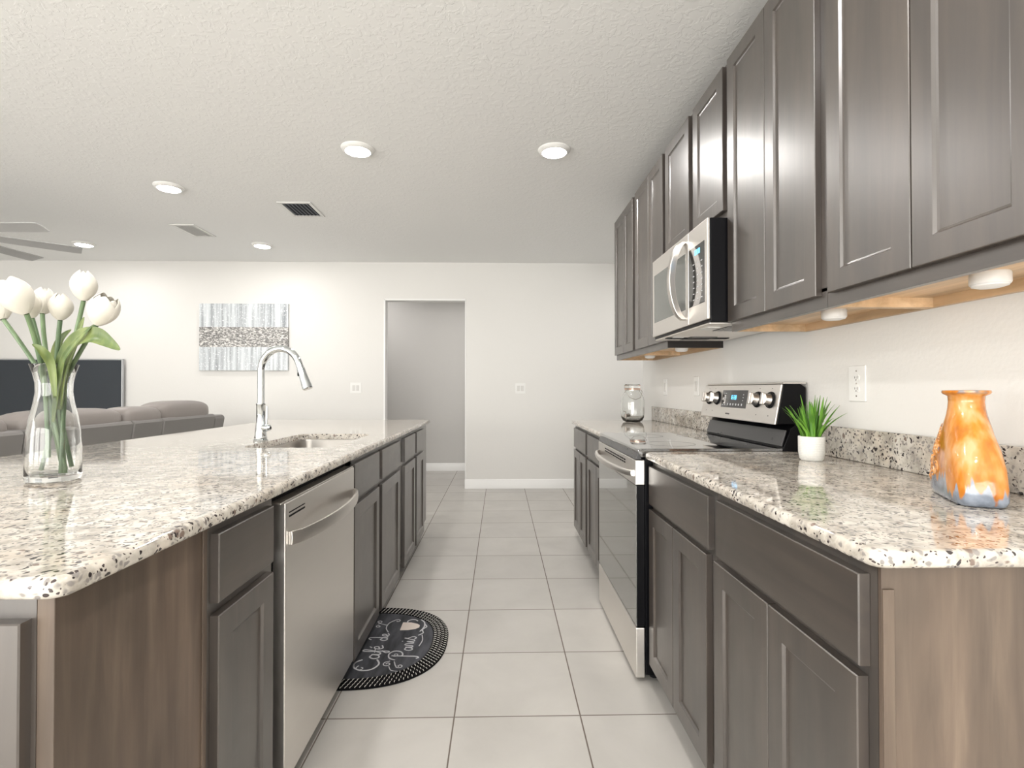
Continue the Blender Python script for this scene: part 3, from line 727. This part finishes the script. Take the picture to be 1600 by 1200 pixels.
# clock digits and symbols
SEG = {'1': 'bc', '2': 'abged', '0': 'abcdef', '8': 'abcdefg', '3': 'abgcd'}
b = MB()
def digit(b, ch, yc, sc_, h=.020, w_=.010, n=.0102, tk=.0022):
    q = {'a': (-w_/2, w_/2, h-tk, h), 'g': (-w_/2, w_/2, h/2-tk/2, h/2+tk/2), 'd': (-w_/2, w_/2, 0, tk), 'b': (w_/2-tk, w_/2, h/2, h), 'c': (w_/2-tk, w_/2, 0, h/2), 'f': (-w_/2, -w_/2+tk, h/2, h), 'e': (-w_/2, -w_/2+tk, 0, h/2)}
    for s_ in SEG[ch]:
        a, c, z0, z1 = q[s_]
        facebox(b, yc - a, yc - c, sc_ + z0, sc_ + z1, .0094, n)
for k, ch in enumerate('1228'): digit(b, ch, 2.560 - k * .0155 - (.004 if k > 1 else 0), .096)
put('clock_digits', b, M['lcd'], dsp, smooth=False)
b = MB()
for yy in (2.640, 2.622): facebox(b, yy - .004, yy + .004, .124, .127, .0094, .0099); facebox(b, yy - .004, yy + .004, .098, .108, .0094, .0099)
for k, yy in enumerate((2.645, 2.622, 2.590, 2.560, 2.530, 2.500, 2.470, 2.440)): facebox(b, yy - (.007 if k % 2 else .005), yy + .004, .066, .076 if k > 1 else .070, .0094, .0099)
for k in range(3): facebox(b, 2.430, 2.437, .090 + k * .014, .094 + k * .014, .0094, .0099)
put('touch_symbols', b, M['icon'], dsp, smooth=False)
b = MB()
facebox(b, 2.555, 2.600, .020, .0275, .0078, .0084)
for yy in (2.845, 2.765, 2.29, 2.185): facebox(b, yy - .004, yy + .004, .148, .151, .0078, .0084); facebox(b, yy - .003, yy + .003, .030, .034, .0078, .0084)
put('printed_marks', b, M['print'], bg, smooth=False)
for yy in (2.82, 2.72, 2.295, 2.185):
    Rm = pn.to_track_quat('Z', 'Y').to_matrix().to_4x4()
    mt = Matrix.Translation(onface(yy, .100, .008)) @ Rm
    kn = put('knob', MB().lathe([(.031, 0), (.031, .003), (.027, .008), (.024, .028), (.0225, .031), (.002, .0315)], (0,0,0), 32).xf(mt), M['steel_z'], t)
    ang = {2.82: .1, 2.72: 0, 2.295: .05, 2.185: 0}[yy]
    g = MB(); g.box(-.0085, .0085, -.026, .026, .026, .044); g.xf(mt @ Matrix.Rotation(ang + PI/2 * 0, 4, 'Z'))
    put('knob_grip', g, M['steel_z'], kn, bevel=.004)
    put('knob_ring', MB().lathe([(.036, 0), (.036, .003), (.0315, .010), (.0315, 0)], (0,0,0), 32, False, False).xf(mt), M['blackmatte'], kn)

# ------------------------------------------------------------------ wall cabinets
UX, UB, UZ0, UZ1 = .935, .955, 1.430, 2.562
def wall_cabinet(y0, y1, label, doors, zb=UZ0, dz=(1.468, 2.552), rail=True):
    t = thing('wall_cabinet', label, 'cabinet', ((UB + XW) / 2, (y0 + y1) / 2, zb))
    zf = zb + (.05 if rail else 0)
    put('body', MB().box(UB, XW - .001, y0 + .0006, y1 - .0006, zf, UZ1), M['wood_v'], t, smooth=False)
    if rail:
        put('bottom_rail', MB().box(UB, UB + .019, y0 + .0006, y1 - .0006, zb, zf + .01), M['wood_h'], t, smooth=False)
        put('bottom_panel', MB().box(UB + .02, XW - .001, y0 + .001, y1 - .001, zb + .028, zb + .050), M['maple'], t, smooth=False)
        put('side_rail', MB().box(UB + .0195, XW - .001, y0 + .001, y0 + .016, zb, zb + .028), M['maple'], t, smooth=False)
        put('side_rail', MB().box(UB + .0195, XW - .001, y1 - .016, y1 - .001, zb, zb + .028), M['maple'], t, smooth=False)
        put('back_rail', MB().box(XW - .020, XW - .001, y0 + .016, y1 - .016, zb, zb + .028), M['maple'], t, smooth=False)
    for a, c in doors: front('door', sidemap(1, UX), a, c, dz[0], dz[1], .0195, M['wood_v'], t)
    return t
wall_cabinet(.845, 1.495, 'nearest dark wood wall cabinet, at the upper right corner', [(.87, 1.161), (1.165, 1.468)])
wall_cabinet(1.495, 2.125, 'tall dark wood wall cabinet touching the near side of the microwave', [(1.522, 1.815), (1.819, 2.118)])
wall_cabinet(2.125, 2.95, 'short dark wood wall cabinet directly above the microwave', [(2.163, 2.50), (2.557, 2.925)], zb=1.912, dz=(1.945, 2.552), rail=False)
far_cab = wall_cabinet(2.95, 3.62, 'tall dark wood wall cabinet touching the far side of the microwave', [(2.974, 3.265), (3.27, 3.59)])
wall_cabinet(3.62, 4.245, 'farthest dark wood wall cabinet at the end of the run', [(3.655, 3.928), (3.932, 4.232)])
put('side_skin', MB().box(UB, XW - .001, 2.944, 2.9495, UZ0 - .001, 1.95), M['toe'], far_cab, smooth=False)
for x, y, l in ((1.117, 1.161, 'white round puck light under the nearest wall cabinet'), (1.117, 1.717, 'white round puck light under the cabinet next to the microwave'),
                (1.117, 3.182, 'white round puck light under the cabinet just beyond the microwave'), (1.117, 3.86, 'white round puck light under the farthest wall cabinet')):
    t = thing('puck_light', l, 'puck light', (x, y, UZ0 + .028), 'stick-on puck lights')
    put('housing', MB().lathe([(.036, 0), (.0375, -.004), (.0375, -.024), (.036, -.027)], (x, y, UZ0 + .028), 40), M['puck'], t)
    put('lens_cap', MB().lathe([(.0345, -.0272), (.033, -.031), (.022, -.0345), (.002, -.0355)], (x, y, UZ0 + .028), 40), M['puck'], t)

# ------------------------------------------------------------------ microwave
my0, my1, mx, mz0, mz1 = 2.127, 2.90, .855, 1.483, 1.903
t = thing('microwave', 'stainless over-the-range microwave with a curved vertical handle', 'microwave', (1.05, 2.5, mz0))
put('case', MB().box(.868, XW - .001, my0, my1, mz0 - .012, mz1), M['black'], t, bevel=.003)
ysp = 2.345
dr = put('door', MB().box(mx, .867, ysp + .001, my1, mz0, mz1), M['steel'], t, bevel=.003)
put('door_window', MB().box(mx - .0015, mx + .002, ysp + .035, my1 - .035, mz0 + .075, mz1 - .085), M['mwglass'], dr, bevel=.001)
cp = put('control_panel', MB().box(mx, .867, my0, ysp - .001, mz0, mz1), M['steel'], t, bevel=.003)
put('control_glass', MB().box(mx - .0015, mx + .002, my0 + .03, ysp - .008, mz0 + .075, mz1 - .085), M['blackglass'], cp, bevel=.001)
b = MB()
for i in range(7):
    for j in range(3): b.box(mx - .0021, mx - .001, my0 + .05 + j * .045, my0 + .066 + j * .045, mz0 + .10 + i * .026, mz0 + .104 + i * .026)
put('keypad_marks', b, M['icon'], cp, smooth=False)
b = MB()
for k in range(3): b.box(mx - .0023, mx - .001, my0 + .078 + k * .022, my0 + .092 + k * .022, mz1 - .125, mz1 - .103)
put('clock_digits', b, M['lcd'], cp, smooth=False)
R = []; hb = MB()
for k in range(25):
    u = k / 24; z_ = mz0 + .030 + .36 * u; xo = mx - .006 - .060 * math.sin(PI * u) ** .55; yc = ysp + .045
    R.append([(xo + .016, yc - .016, z_), (xo - .012, yc - .020, z_), (xo - .017, yc, z_), (xo - .012, yc + .020, z_), (xo + .016, yc + .016, z_)])
hb.rings(R); put('handle', hb, M['steel_z'], t, bevel=.003)
un = put('underside_panel', MB().box(.868, 1.25, my0 + .01, my1 - .01, mz0 - .020, mz0 - .0125), M['steel'], t, bevel=.002)
for a in (2.22, 2.66):
    put('grease_filter', MB().box(.98, 1.12, a, a + .16, mz0 - .0225, mz0 - .0195), M['darkgrey'], un, smooth=False)
    put('lamp_cover', MB().box(.90, .955, a + .02, a + .12, mz0 - .0225, mz0 - .0195), M['white'], un, smooth=False)
put('vent_grille', MB().box(.875, 1.20, my1 - .20, my1 - .16, mz0 - .024, mz0 - .0195), M['blackmatte'], un, smooth=False)

# ------------------------------------------------------------------ glass vase and tulips
VD = 1.484; vc = at(84, 700, VD); VX = vc.x; vz = CT + .0005
t = thing('glass_vase', 'clear carafe-shaped glass vase holding the white tulips on the island', 'vase', (VX, VD, vz))
sc = VD / FPX
KV = .775
outer = [(.002, 0), (.072, .0), (.0785, .004), (.0800, .012), (.0805, .05), (.0795, .09), (.0765, .135), (.069, .175), (.0585, .213), (.0525, .245), (.0535, .272), (.060, .298), (.0695, .322)]
outer = [(r * KV, h) for r, h in outer]
inner = [(r - .003, h) for r, h in outer[4:]][::-1]
prof = outer + [(.0695 * KV, .3235), (.0670 * KV, .3225)] + inner[1:] + [(.075 * KV, .030), (.070 * KV, .018), (.002, .015)]
put('glass_body', MB().lathe(prof, (VX, VD, vz), 64), M['glass'], t, angle=60)
def bezier(p0, p1, p2, n=14):
    return [(p0 * (1-u)**2 + p1 * 2*u*(1-u) + p2 * u*u) for u in [k/n for k in range(n+1)]]
def petal(b, base, axis, out, L_, W_, lean, tip):
    side = axis.cross(out).normalized(); R = []
    for i in range(11):
        u = i / 10
        wd = W_ * (math.sin(PI * (u * .80 + .12)) ** .75) * (1 if u < .85 else 1 - (u - .85) * 2.2)
        r = lean * math.sin(PI * min(1, u * .80 + .05)) ** .8 + tip * u * u
        ring = []
        for j in range(9):
            v = (j / 8 - .5) * 2
            cur = (1 - v * v) * .0
            a = v * wd / max(.012, lean * 1.05)
            a = max(-1.15, min(1.15, a))
            rr_ = max(r, .004)
            ring.append(base + axis * (L_ * u - .004 * v * v * u) + out * (rr_ * math.cos(a)) + side * (rr_ * math.sin(a)))
        R.append(ring)
    b.rings(R, close=False, cap0=False, cap1=False)
blooms = [  # bloom centre px, depth, axis tilt (right, toward viewer), size, stem foot px, neck px, label
    (131, 446, 1.46, (.05, .05), 1.00, (95, 742), (104, 562), 'white tulip standing highest in the vase, closed bloom'),
    (161, 485, 1.42, (.55, .15), 1.05, (50, 748), (108, 565), 'white tulip leaning farthest right in the vase'),
    (95, 479, 1.47, (.12, .10), .90, (105, 748), (87, 568), 'small white tulip upright over the middle of the vase'),
    (68, 470, 1.52, (-.10, -.20), .95, (112, 730), (80, 568), 'white tulip half hidden behind the blooms left of centre'),
    (43, 474, 1.44, (-.15, .2), .95, (76, 715), (70, 570), 'white tulip between the wide-open bloom and the centre ones'),
    (24, 463, 1.37, (-.35, .35), 1.15, (99, 744), (63, 570), 'large white open tulip leaning left toward the picture edge'),
    (-4, 478, 1.48, (-.45, .0), 1.0, (108, 735), (66, 572), 'white tulip cut by the left edge of the picture'),
]
for i, (u, v, d, tl, s_, foot, neck, l) in enumerate(blooms):
    c = at(u, v, d)
    axis = Vector((tl[0], -tl[1], 1)).normalized()
    s_ *= .86; L_ = .098 * s_; base = c - axis * L_ * .5
    ft = at(foot[0], foot[1], VD + (.02 if i % 2 else -.02)); ft.z = max(ft.z, vz + .024)
    dv = Vector((ft.x - VX, ft.y - VD)); 
    if dv.length > .047: dv *= .047 / dv.length; ft.x, ft.y = VX + dv.x, VD + dv.y
    if ft.z < vz + .03: ft.z = vz + .022
    ang_ = 2 * PI * i / 7 + .5
    nk = at(neck[0], neck[1], VD + .018 * math.sin(ang_)); dv = Vector((nk.x - VX, nk.y - VD))
    if dv.length > .024: dv *= .024 / dv.length; nk.x, nk.y = VX + dv.x, VD + dv.y
    nk.z = vz + .285
    t = thing('tulip', l, 'flower', ft, 'white tulips in the glass vase')
    low = bezier(ft, (ft + nk) / 2 + Vector((0, 0, .01)), nk, 8)
    ctrl = nk + (nk - ft).normalized() * .05 
    ctrl = (ctrl + (base - axis * .06)) / 2
    up_ = bezier(nk, ctrl, base, 12)
    put('stem', MB().tube(low + up_[1:], .0055 if i != 5 else .006, 10), M['stem'], t)
    b = MB(); ref = Vector((1, 0, 0)) if abs(axis.x) < .8 else Vector((0, 1, 0))
    e1 = (ref - axis * ref.dot(axis)).normalized(); e2 = axis.cross(e1)
    opn = .0 if i not in (5, 1) else .012
    for ly in range(2):
        for k in range(3):
            a = 2 * PI * k / 3 + ly * PI / 3 + i * .8
            out = e1 * math.cos(a) + e2 * math.sin(a)
            petal(b, base, axis, out, L_ * (1 - .05 * ly), .060 * s_, (.040 - .004 * ly) * s_, (-.010 + opn) * s_)
    o = put('bloom', b, M['petal'], t, angle=80)
    m = o.modifiers.new('thick', 'SOLIDIFY'); m.thickness = .0015
    o.modifiers.new('sub', 'SUBSURF').levels = 1; o.modifiers['sub'].render_levels = 2
def leaf(path, width, t, twist=0):
    b = MB(); R = []; n = len(path)
    for i, p in enumerate(path):
        u = i / (n - 1); tg = (path[min(i+1, n-1)] - path[max(i-1, 0)]).normalized()
        sd = tg.cross(Vector((0, -1, .35))).normalized(); sd = Matrix.Rotation(twist * u, 3, tg) @ sd
        up_ = sd.cross(tg); wd = width * (math.sin(PI * min(1, u * .88 + .10)) ** .8)
        R.append([p + sd * wd * s_ + up_ * abs(s_) ** 2 * wd * .5 for s_ in (-1, -.5, 0, .5, 1)])
    b.rings(R, close=False, cap0=False, cap1=False)
    o = put('leaf', b, M['leaf'], t, angle=80); m = o.modifiers.new('thick', 'SOLIDIFY'); m.thickness = .0012
    o.modifiers.new('sub', 'SUBSURF').render_levels = 2
tul = [o for o in COL.objects if o.name.startswith('tulip') and o.type == 'EMPTY']
def path(pxs): 
    P = [at(*q) for q in pxs]; out = []
    for i in range(len(P) - 1):
        a = P[max(i-1, 0)]; b_, c_ = P[i], P[i+1]; d_ = P[min(i+2, len(P)-1)]
        for k in range(5):
            u = k / 5
            out.append(.5 * ((2*b_) + (c_-a)*u + (2*a-5*b_+4*c_-d_)*u*u + (-a+3*b_-3*c_+d_)*u**3))
    out.append(P[-1]); return out
nx = lambda p, z: p
leaf(path([(92, 640, 1.465), (100, 575, 1.455), (122, 535, 1.44), (150, 526, 1.42), (170, 535, 1.41), (188, 547, 1.40)]), .026, tul[1])
leaf(path([(95, 640, 1.475), (106, 575, 1.475), (122, 530, 1.47), (132, 495, 1.46)]), .014, tul[0])
leaf(path([(88, 620, 1.45), (82, 570, 1.44), (66, 548, 1.42), (50, 538, 1.41)]), .012, tul[4], .5)
leaf(path([(90, 640, 1.48), (88, 575, 1.485), (95, 535, 1.50), (112, 515, 1.50)]), .015, tul[2])
leaf(path([(84, 660, 1.46), (96, 580, 1.45), (112, 545, 1.43), (147, 507, 1.42)]), .011, tul[1])

# ------------------------------------------------------------------ glass jar with spigot
JX, JY = 1.040, 4.075
t = thing('glass_jar', 'clear glass drink jar with clip lid and spigot on the far worktop', 'jar', (JX, JY, CT))
o_ = [(.002, 0), (.060, 0), (.074, .010), (.088, .035), (.090, .06), (.090, .165), (.085, .195), (.068, .222), (.058, .236), (.058, .252)]
i_ = [(r - .004, h) for r, h in o_[3:]][::-1]
put('jar_body', MB().lathe(o_ + i_ + [(.056, .016), (.002, .010)], (JX, JY, CT + .0005), 48), M['glass'], t, angle=60)
put('gasket', MB().lathe([(.057, .2525), (.062, .2525), (.063, .262), (.057, .262)], (JX, JY, CT), 40, False, False), M['copper'], t)
put('lid', MB().lathe([(.056, .2625), (.063, .264), (.064, .285), (.055, .295), (.040, .291), (.002, .289)], (JX, JY, CT), 40), M['glass'], t)
bail = MB()
bail.tube([(JX - .062, JY - .02, CT + .25), (JX - .064, JY - .05, CT + .235), (JX - .04, JY - .085, CT + .19), (JX + .0, JY - .099, CT + .175), (JX + .04, JY - .085, CT + .19), (JX + .064, JY - .05, CT + .235), (JX + .062, JY - .02, CT + .25)], .0018, 8)
bail.lathe([(.0585, .243), (.0610, .243), (.0610, .247), (.0585, .247)], (JX, JY, CT), 40, False, False)
put('wire_bail', bail, M['wire'], t)
sg = MB(); sx_, sy_ = JX - .055, JY - .070
sg.tube([(sx_ + .012, sy_ + .012, CT + .055), (sx_ - .01, sy_ - .012, CT + .055), (sx_ - .02, sy_ - .024, CT + .055)], [.014, .011, .009], 14)
sg.tube([(sx_ - .02, sy_ - .024, CT + .065), (sx_ - .02, sy_ - .024, CT + .035)], [.009, .008], 12)
put('spigot', sg, M['pewter'], t)
put('spigot_lever', MB().tube([(sx_ - .02, sy_ - .024, CT + .062), (sx_ - .022, sy_ - .026, CT + .082), (sx_ - .042, sy_ - .034, CT + .088)], .0035, 8), M['pewter'], t)

# ------------------------------------------------------------------ potted grass
PY = 1.848; PX = at(1268, 700, PY).x
t = thing('potted_grass', 'small artificial grass plant in a white woven ceramic pot by the stove', 'potted plant', (PX, PY, CT))
put('pot', MB().lathe([(.002, 0), (.034, 0), (.039, .006), (.0425, .03), (.0432, .084), (.0418, .086), (.0400, .083), (.039, .074), (.002, .073)], (PX, PY, CT + .0005), 48), M['pot'], t)
put('soil', MB().lathe([(.0392, .074), (.034, .078), (.002, .080)], (PX, PY, CT + .0005), 24, False), M['soil'], t)
random.seed(11)
for k in range(64):
    a = random.uniform(0, 2*PI); r0 = .029 * math.sqrt(random.random()); lean = random.uniform(.10, 1.0) * (.35 + r0 / .034)
    hgt = random.uniform(.10, .172) * (1 - .18 * lean); out = Vector((math.cos(a), math.sin(a), 0))
    b0 = Vector((PX + r0 * math.cos(a + .6), PY + r0 * math.sin(a + .6), CT + .074))
    wd = random.uniform(.0034, .0062); reach = .068 * lean; drp = random.uniform(0, .03) * lean
    sd = Vector((-out.y, out.x, 0)); sd = (Matrix.Rotation(random.uniform(-.8, .8), 3, 'Z') @ sd)
    R = []
    for i in range(8):
        u = i / 7
        p = b0 + out * (reach * (u ** 1.6) + .006 * u) + Vector((0, 0, hgt * u - drp * u ** 3))
        ww = wd * (math.sin(PI * (.22 + .76 * u)) ** .7)
        R.append([p - sd * ww, p + out * ww * .35, p + sd * ww])
    b = MB(); b.rings(R, close=False, cap0=False, cap1=False)
    if p.x > XW - .01: 
        b.bm.free(); continue
    put('blade', b, M['grass'], t, angle=80)

# ------------------------------------------------------------------ orange vase
OX, OY = 1.078, 1.182
th = math.radians(65)
t = thing('ceramic_vase', 'orange glazed ceramic bottle vase with slate blue base at the right edge', 'vase', (OX, OY, CT))
def orange(n=56):
    prof = [  # z, half-long, half-short, exponent
        (0, .096, .042, 5), (.004, .103, .046, 5), (.015, .108, .049, 5), (.04, .106, .050, 4.6), (.08, .099, .050, 4), (.12, .085, .047, 3.2),
        (.15, .070, .044, 2.3), (.175, .055, .040, 2.1), (.195, .044, .036, 2), (.21, .037, .034, 2), (.225, .033, .033, 2), (.238, .034, .034, 2), (.243, .043, .043, 2), (.2465, .045, .045, 2), (.251, .044, .044, 2), (.252, .036, .036, 2), (.248, .029, .029, 2), (.20, .028, .028, 2)]
    R = []
    for z, a_, b_, ex in prof:
        ring = []
        for k in range(n):
            ph = 2*PI*k/n; c_, s_ = math.cos(ph), math.sin(ph)
            ring.append(Vector((math.copysign(abs(c_) ** (2/ex), c_) * a_, math.copysign(abs(s_) ** (2/ex), s_) * b_, z)))
        R.append(ring)
    return R
b = MB(); b.rings(orange()); b.xf(Matrix.Translation((OX, OY, CT + .0005)) @ Matrix.Rotation(th, 4, 'Z'))
put('glazed_body', b, M['glaze'], t, angle=60)
# carved relief on the face turned to the aisle
b = MB(); Rr = orange(); pts_ = []
random.seed(3)
Mx = Matrix.Translation((OX, OY, CT + .0005)) @ Matrix.Rotation(th, 4, 'Z')
def surf(long_, z):   # point on the +short side
    prof = [(0, .096, .042, 5), (.04, .106, .050, 4.6), (.08, .099, .050, 4), (.12, .085, .047, 3.2), (.15, .070, .044, 2.3), (.175, .055, .040, 2.1), (.195, .044, .036, 2)]
    for (z0_, a0, b0, e0), (z1_, a1, b1, e1_) in zip(prof, prof[1:]):
        if z0_ <= z <= z1_:
            f = (z - z0_) / (z1_ - z0_); a_, bb, ex = a0 + (a1-a0)*f, b0 + (b1-b0)*f, e0 + (e1_-e0)*f
            q = min(.999, abs(long_) / a_); return Vector((long_, bb * (1 - q ** ex) ** (1/ex), z))
for k in range(26):
    z = random.uniform(.03, .165); lo = random.uniform(.018, .085 - .22 * max(0, z - .06)); rr_ = random.uniform(.004, .009)
    pth = []
    a0 = random.uniform(0, 6.28)
    for q in range(9):
        a = a0 + q * .55; pth.append(surf(min(.088, lo + rr_ * math.cos(a)), max(.02, min(.185, z + rr_ * 1.5 * math.sin(a)))) + Vector((0, .0005, 0)))
    b.tube(pth, .0021, 6)
b.xf(Mx); put('carved_relief', b, M['relief'], t)

# ------------------------------------------------------------------ kitchen mat
MX0, MX1, MY0, MY1 = -.660, -.246, 2.085, 2.855
mc = ((MX0, (MY0 + MY1) / 2))
def dshape(inset, n=64):
    P = []; a_ = (MY1 - MY0) / 2 - inset; bx = (MX1 - MX0) - inset * 1.0
    for k in range(n + 1):
        ph = -PI/2 + PI * k / n; c_, s_ = math.cos(ph), math.sin(ph)
        P.append((mc[0] + abs(c_) ** (2/2.5) * bx, mc[1] + math.copysign(abs(s_) ** (2/2.5), s_) * a_))
    return P
t = thing('kitchen_mat', 'half-round black kitchen mat with chalk coffee lettering in front of the sink', 'mat', (mc[0] + .2, mc[1], 0))
P0 = dshape(0)
def matbody(inset, z0, z1, mat, name):
    P = dshape(inset); b = MB(); b.prism(P, lambda p, q, tt: (p, q, tt), z0, z1); return put(name, b, mat, t, smooth=False)
matbody(.002, .0005, .006, M['braid'], 'backing')
for k in range(4):
    P = dshape(.010 + .0175 * k, 90); put('braid_row', MB().tube([(x, y, .006) for x, y in P], .0085, 8, flat=.6, up=(0, 0, 1)), M['braid'], t)
b = MB()
for k in range(4):
    P = dshape(.010 + .0175 * k, 76)
    L_ = [0]
    for i in range(1, len(P)): L_.append(L_[-1] + math.dist(P[i], P[i-1]))
    n = int(L_[-1] / 0.019)
    for j in range(n):
        s_ = (j + .5 + (.25 * k)) * L_[-1] / n
        if s_ >= L_[-1]: continue
        i = max(i_ for i_ in range(len(L_)) if L_[i_] <= s_); i = min(i, len(P) - 2)
        f = (s_ - L_[i]) / max(1e-6, L_[i+1] - L_[i]); p = Vector((P[i][0] + (P[i+1][0]-P[i][0])*f, P[i][1] + (P[i+1][1]-P[i][1])*f, .0108))
        tg = Vector((P[i+1][0]-P[i][0], P[i+1][1]-P[i][1], 0)).normalized(); nr = Vector((-tg.y, tg.x, 0))
        b.tube([p - nr * .0065 - tg * .003 - Vector((0, 0, .0016)), p + Vector((0, 0, .0006)), p + nr * .0065 + tg * .003 - Vector((0, 0, .0016))], .0015, 5)
tag(put('braid_thread', b, M['stitch'], t), kind='stuff')
matbody(.074, .006, .0085, M['matcentre'], 'printed_centre')
# chalk drawing: u runs along the lettering (+y), v is up the letters (-x)
MP = lambda u, v: Vector((MX0 + .322 - v, MY0 + .105 + u, .0088))
def stroke(b, pts, r=.0028, closed=False):
    P = []; Q = [Vector(p) for p in pts]; n = len(Q)
    for i in range(n - 1):
        a = Q[max(i-1, 0)]; b_, c_ = Q[i], Q[i+1]; d_ = Q[min(i+2, n-1)]
        for k in range(6):
            u = k / 6; P.append(.5 * ((2*b_) + (c_-a)*u + (2*a-5*b_+4*c_-d_)*u*u + (-a+3*b_-3*c_+d_)*u**3))
    P.append(Q[-1])
    b.tube([MP(p.x, p.y) for p in P], r, 6, flat=.25, up=(0, 0, 1))
def spiral(cx, cy, r0, turns, a0, r1=.004, sgn=1, n=14):
    return [(cx + (r0 + (r1 - r0) * k / n) * math.cos(a0 + sgn * turns * 2*PI * k / n), cy + (r0 + (r1 - r0) * k / n) * math.sin(a0 + sgn * turns * 2*PI * k / n)) for k in range(n + 1)]
b = MB()
V1, V2 = .196, .062     # baselines
# C
stroke(b, [(.118, V1 + .068), (.095, V1 + .092), (.055, V1 + .088), (.030, V1 + .050), (.040, V1 + .008), (.080, V1 - .012), (.118, V1 + .004)], .0042)
stroke(b, spiral(.050, V1 + .058, .022, .9, .6), .0026)
# a
stroke(b, [(.160, V1 + .036), (.140, V1 + .042), (.126, V1 + .022), (.135, V1 + .002), (.155, V1 + .008), (.163, V1 + .038), (.162, V1 + .006), (.176, V1 + .002)], .0038)
# f
stroke(b, [(.176, V1 + .002), (.196, V1 + .040), (.206, V1 + .078), (.196, V1 + .086), (.190, V1 + .060), (.192, V1 - .02), (.184, V1 - .034), (.178, V1 - .02), (.196, V1 + .0)], .0034)
stroke(b, [(.180, V1 + .030), (.212, V1 + .034)], .0026)
# e with accent
stroke(b, [(.212, V1 + .016), (.232, V1 + .024), (.232, V1 + .040), (.218, V1 + .038), (.212, V1 + .016), (.222, V1 + .002), (.244, V1 + .010)], .0034)
stroke(b, [(.224, V1 + .052), (.234, V1 + .064)], .003)
# de
stroke(b, [(.318, V1 + .024), (.302, V1 + .032), (.292, V1 + .014), (.302, V1 + .0), (.318, V1 + .012), (.322, V1 + .076), (.312, V1 + .088), (.300, V1 + .074)], .0032)
stroke(b, [(.322, V1 + .050), (.322, V1 + .006), (.336, V1 + .006), (.352, V1 + .016), (.354, V1 + .030), (.342, V1 + .030), (.336, V1 + .012), (.346, V1 + .0), (.364, V1 + .008)], .0032)
# P
stroke(b, [(.150, V2 + .082), (.145, V2 + .02), (.142, V2 - .026), (.132, V2 - .040), (.124, V2 - .030)], .0036)
stroke(b, [(.112, V2 + .060), (.130, V2 + .088), (.165, V2 + .096), (.190, V2 + .078), (.185, V2 + .048), (.160, V2 + .034), (.146, V2 + .040)], .0036)
stroke(b, spiral(.158, V2 + .066, .014, .9, 2.5), .0022)
# aris
stroke(b, [(.222, V2 + .030), (.206, V2 + .034), (.196, V2 + .016), (.204, V2 + .0), (.220, V2 + .008), (.226, V2 + .034), (.226, V2 + .004), (.238, V2 + .004)], .0034)
stroke(b, [(.238, V2 + .004), (.246, V2 + .038), (.258, V2 + .036), (.262, V2 + .006), (.270, V2 + .004)], .0032)
stroke(b, [(.270, V2 + .004), (.280, V2 + .036), (.282, V2 + .004), (.294, V2 + .004)], .0032)
stroke(b, [(.281, V2 + .056), (.284, V2 + .060)], .0034)
stroke(b, [(.294, V2 + .004), (.308, V2 + .040), (.314, V2 + .052), (.312, V2 + .036), (.328, V2 + .016), (.318, V2 - .001), (.304, V2 + .005)], .0032)
# flourishes
stroke(b, [(.104, V2 + .080)] + spiral(.080, V2 + .086, .020, 1.3, 0), .0026)
stroke(b, [(.100, V2 + .060), (.070, V2 + .050)] + spiral(.062, V2 + .030, .016, 1.2, 1.5), .0026)
stroke(b, [(.060, V2 + .075), (.030, V2 + .060), (.020, V2 + .030)], .0022)
stroke(b, [(.130, V1 + .118), (.160, V1 + .128), (.180, V1 + .112), (.205, V1 + .130), (.235, V1 + .116)], .0026)
stroke(b, spiral(.170, V1 + .122, .012, 1.1, 0), .002); stroke(b, spiral(.212, V1 + .120, .012, 1.1, 3), .002)
stroke(b, [(.375, V1 + .01), (.420, V1 + .030), (.470, V1 + .028), (.500, V1 + .010)] + spiral(.500, V1 - .012, .018, 1.0, 1.5, sgn=-1), .0026)
stroke(b, [(.450, V1 + .030), (.470, V1 + .070)] + spiral(.490, V1 + .080, .016, 1.1, 3.1), .0024)
stroke(b, spiral(.440, V1 + .072, .014, 1.1, 0), .0022)
stroke(b, [(.340, V2 - .006), (.365, V2 - .026), (.400, V2 - .018), (.430, V2 - .034), (.455, V2 - .024)], .0034)
stroke(b, [(.235, V2 - .026), (.290, V2 - .034), (.345, V2 - .024)], .0026)
# saucer and steam edge
stroke(b, [(.380, V2 - .008), (.430, V2 - .022), (.480, V2 - .016), (.510, V2 + .004)], .0036)
stroke(b, spiral(.488, V2 + .046, .026, .55, -1.3, r1=.024), .0040)
put('chalk_lettering', b, M['chalk'], t)
b = MB()
cup = [(.395, V2 + .092), (.480, V2 + .092), (.478, V2 + .050), (.462, V2 + .016), (.446, V2 + .002), (.424, V2 + .002), (.408, V2 + .018), (.396, V2 + .052)]
b.prism(cup, lambda p, q, tt: (*MP(p, q)[:2], tt), .0085, .0096)
put('cup_print', b, M['cupcol'], t, smooth=False)
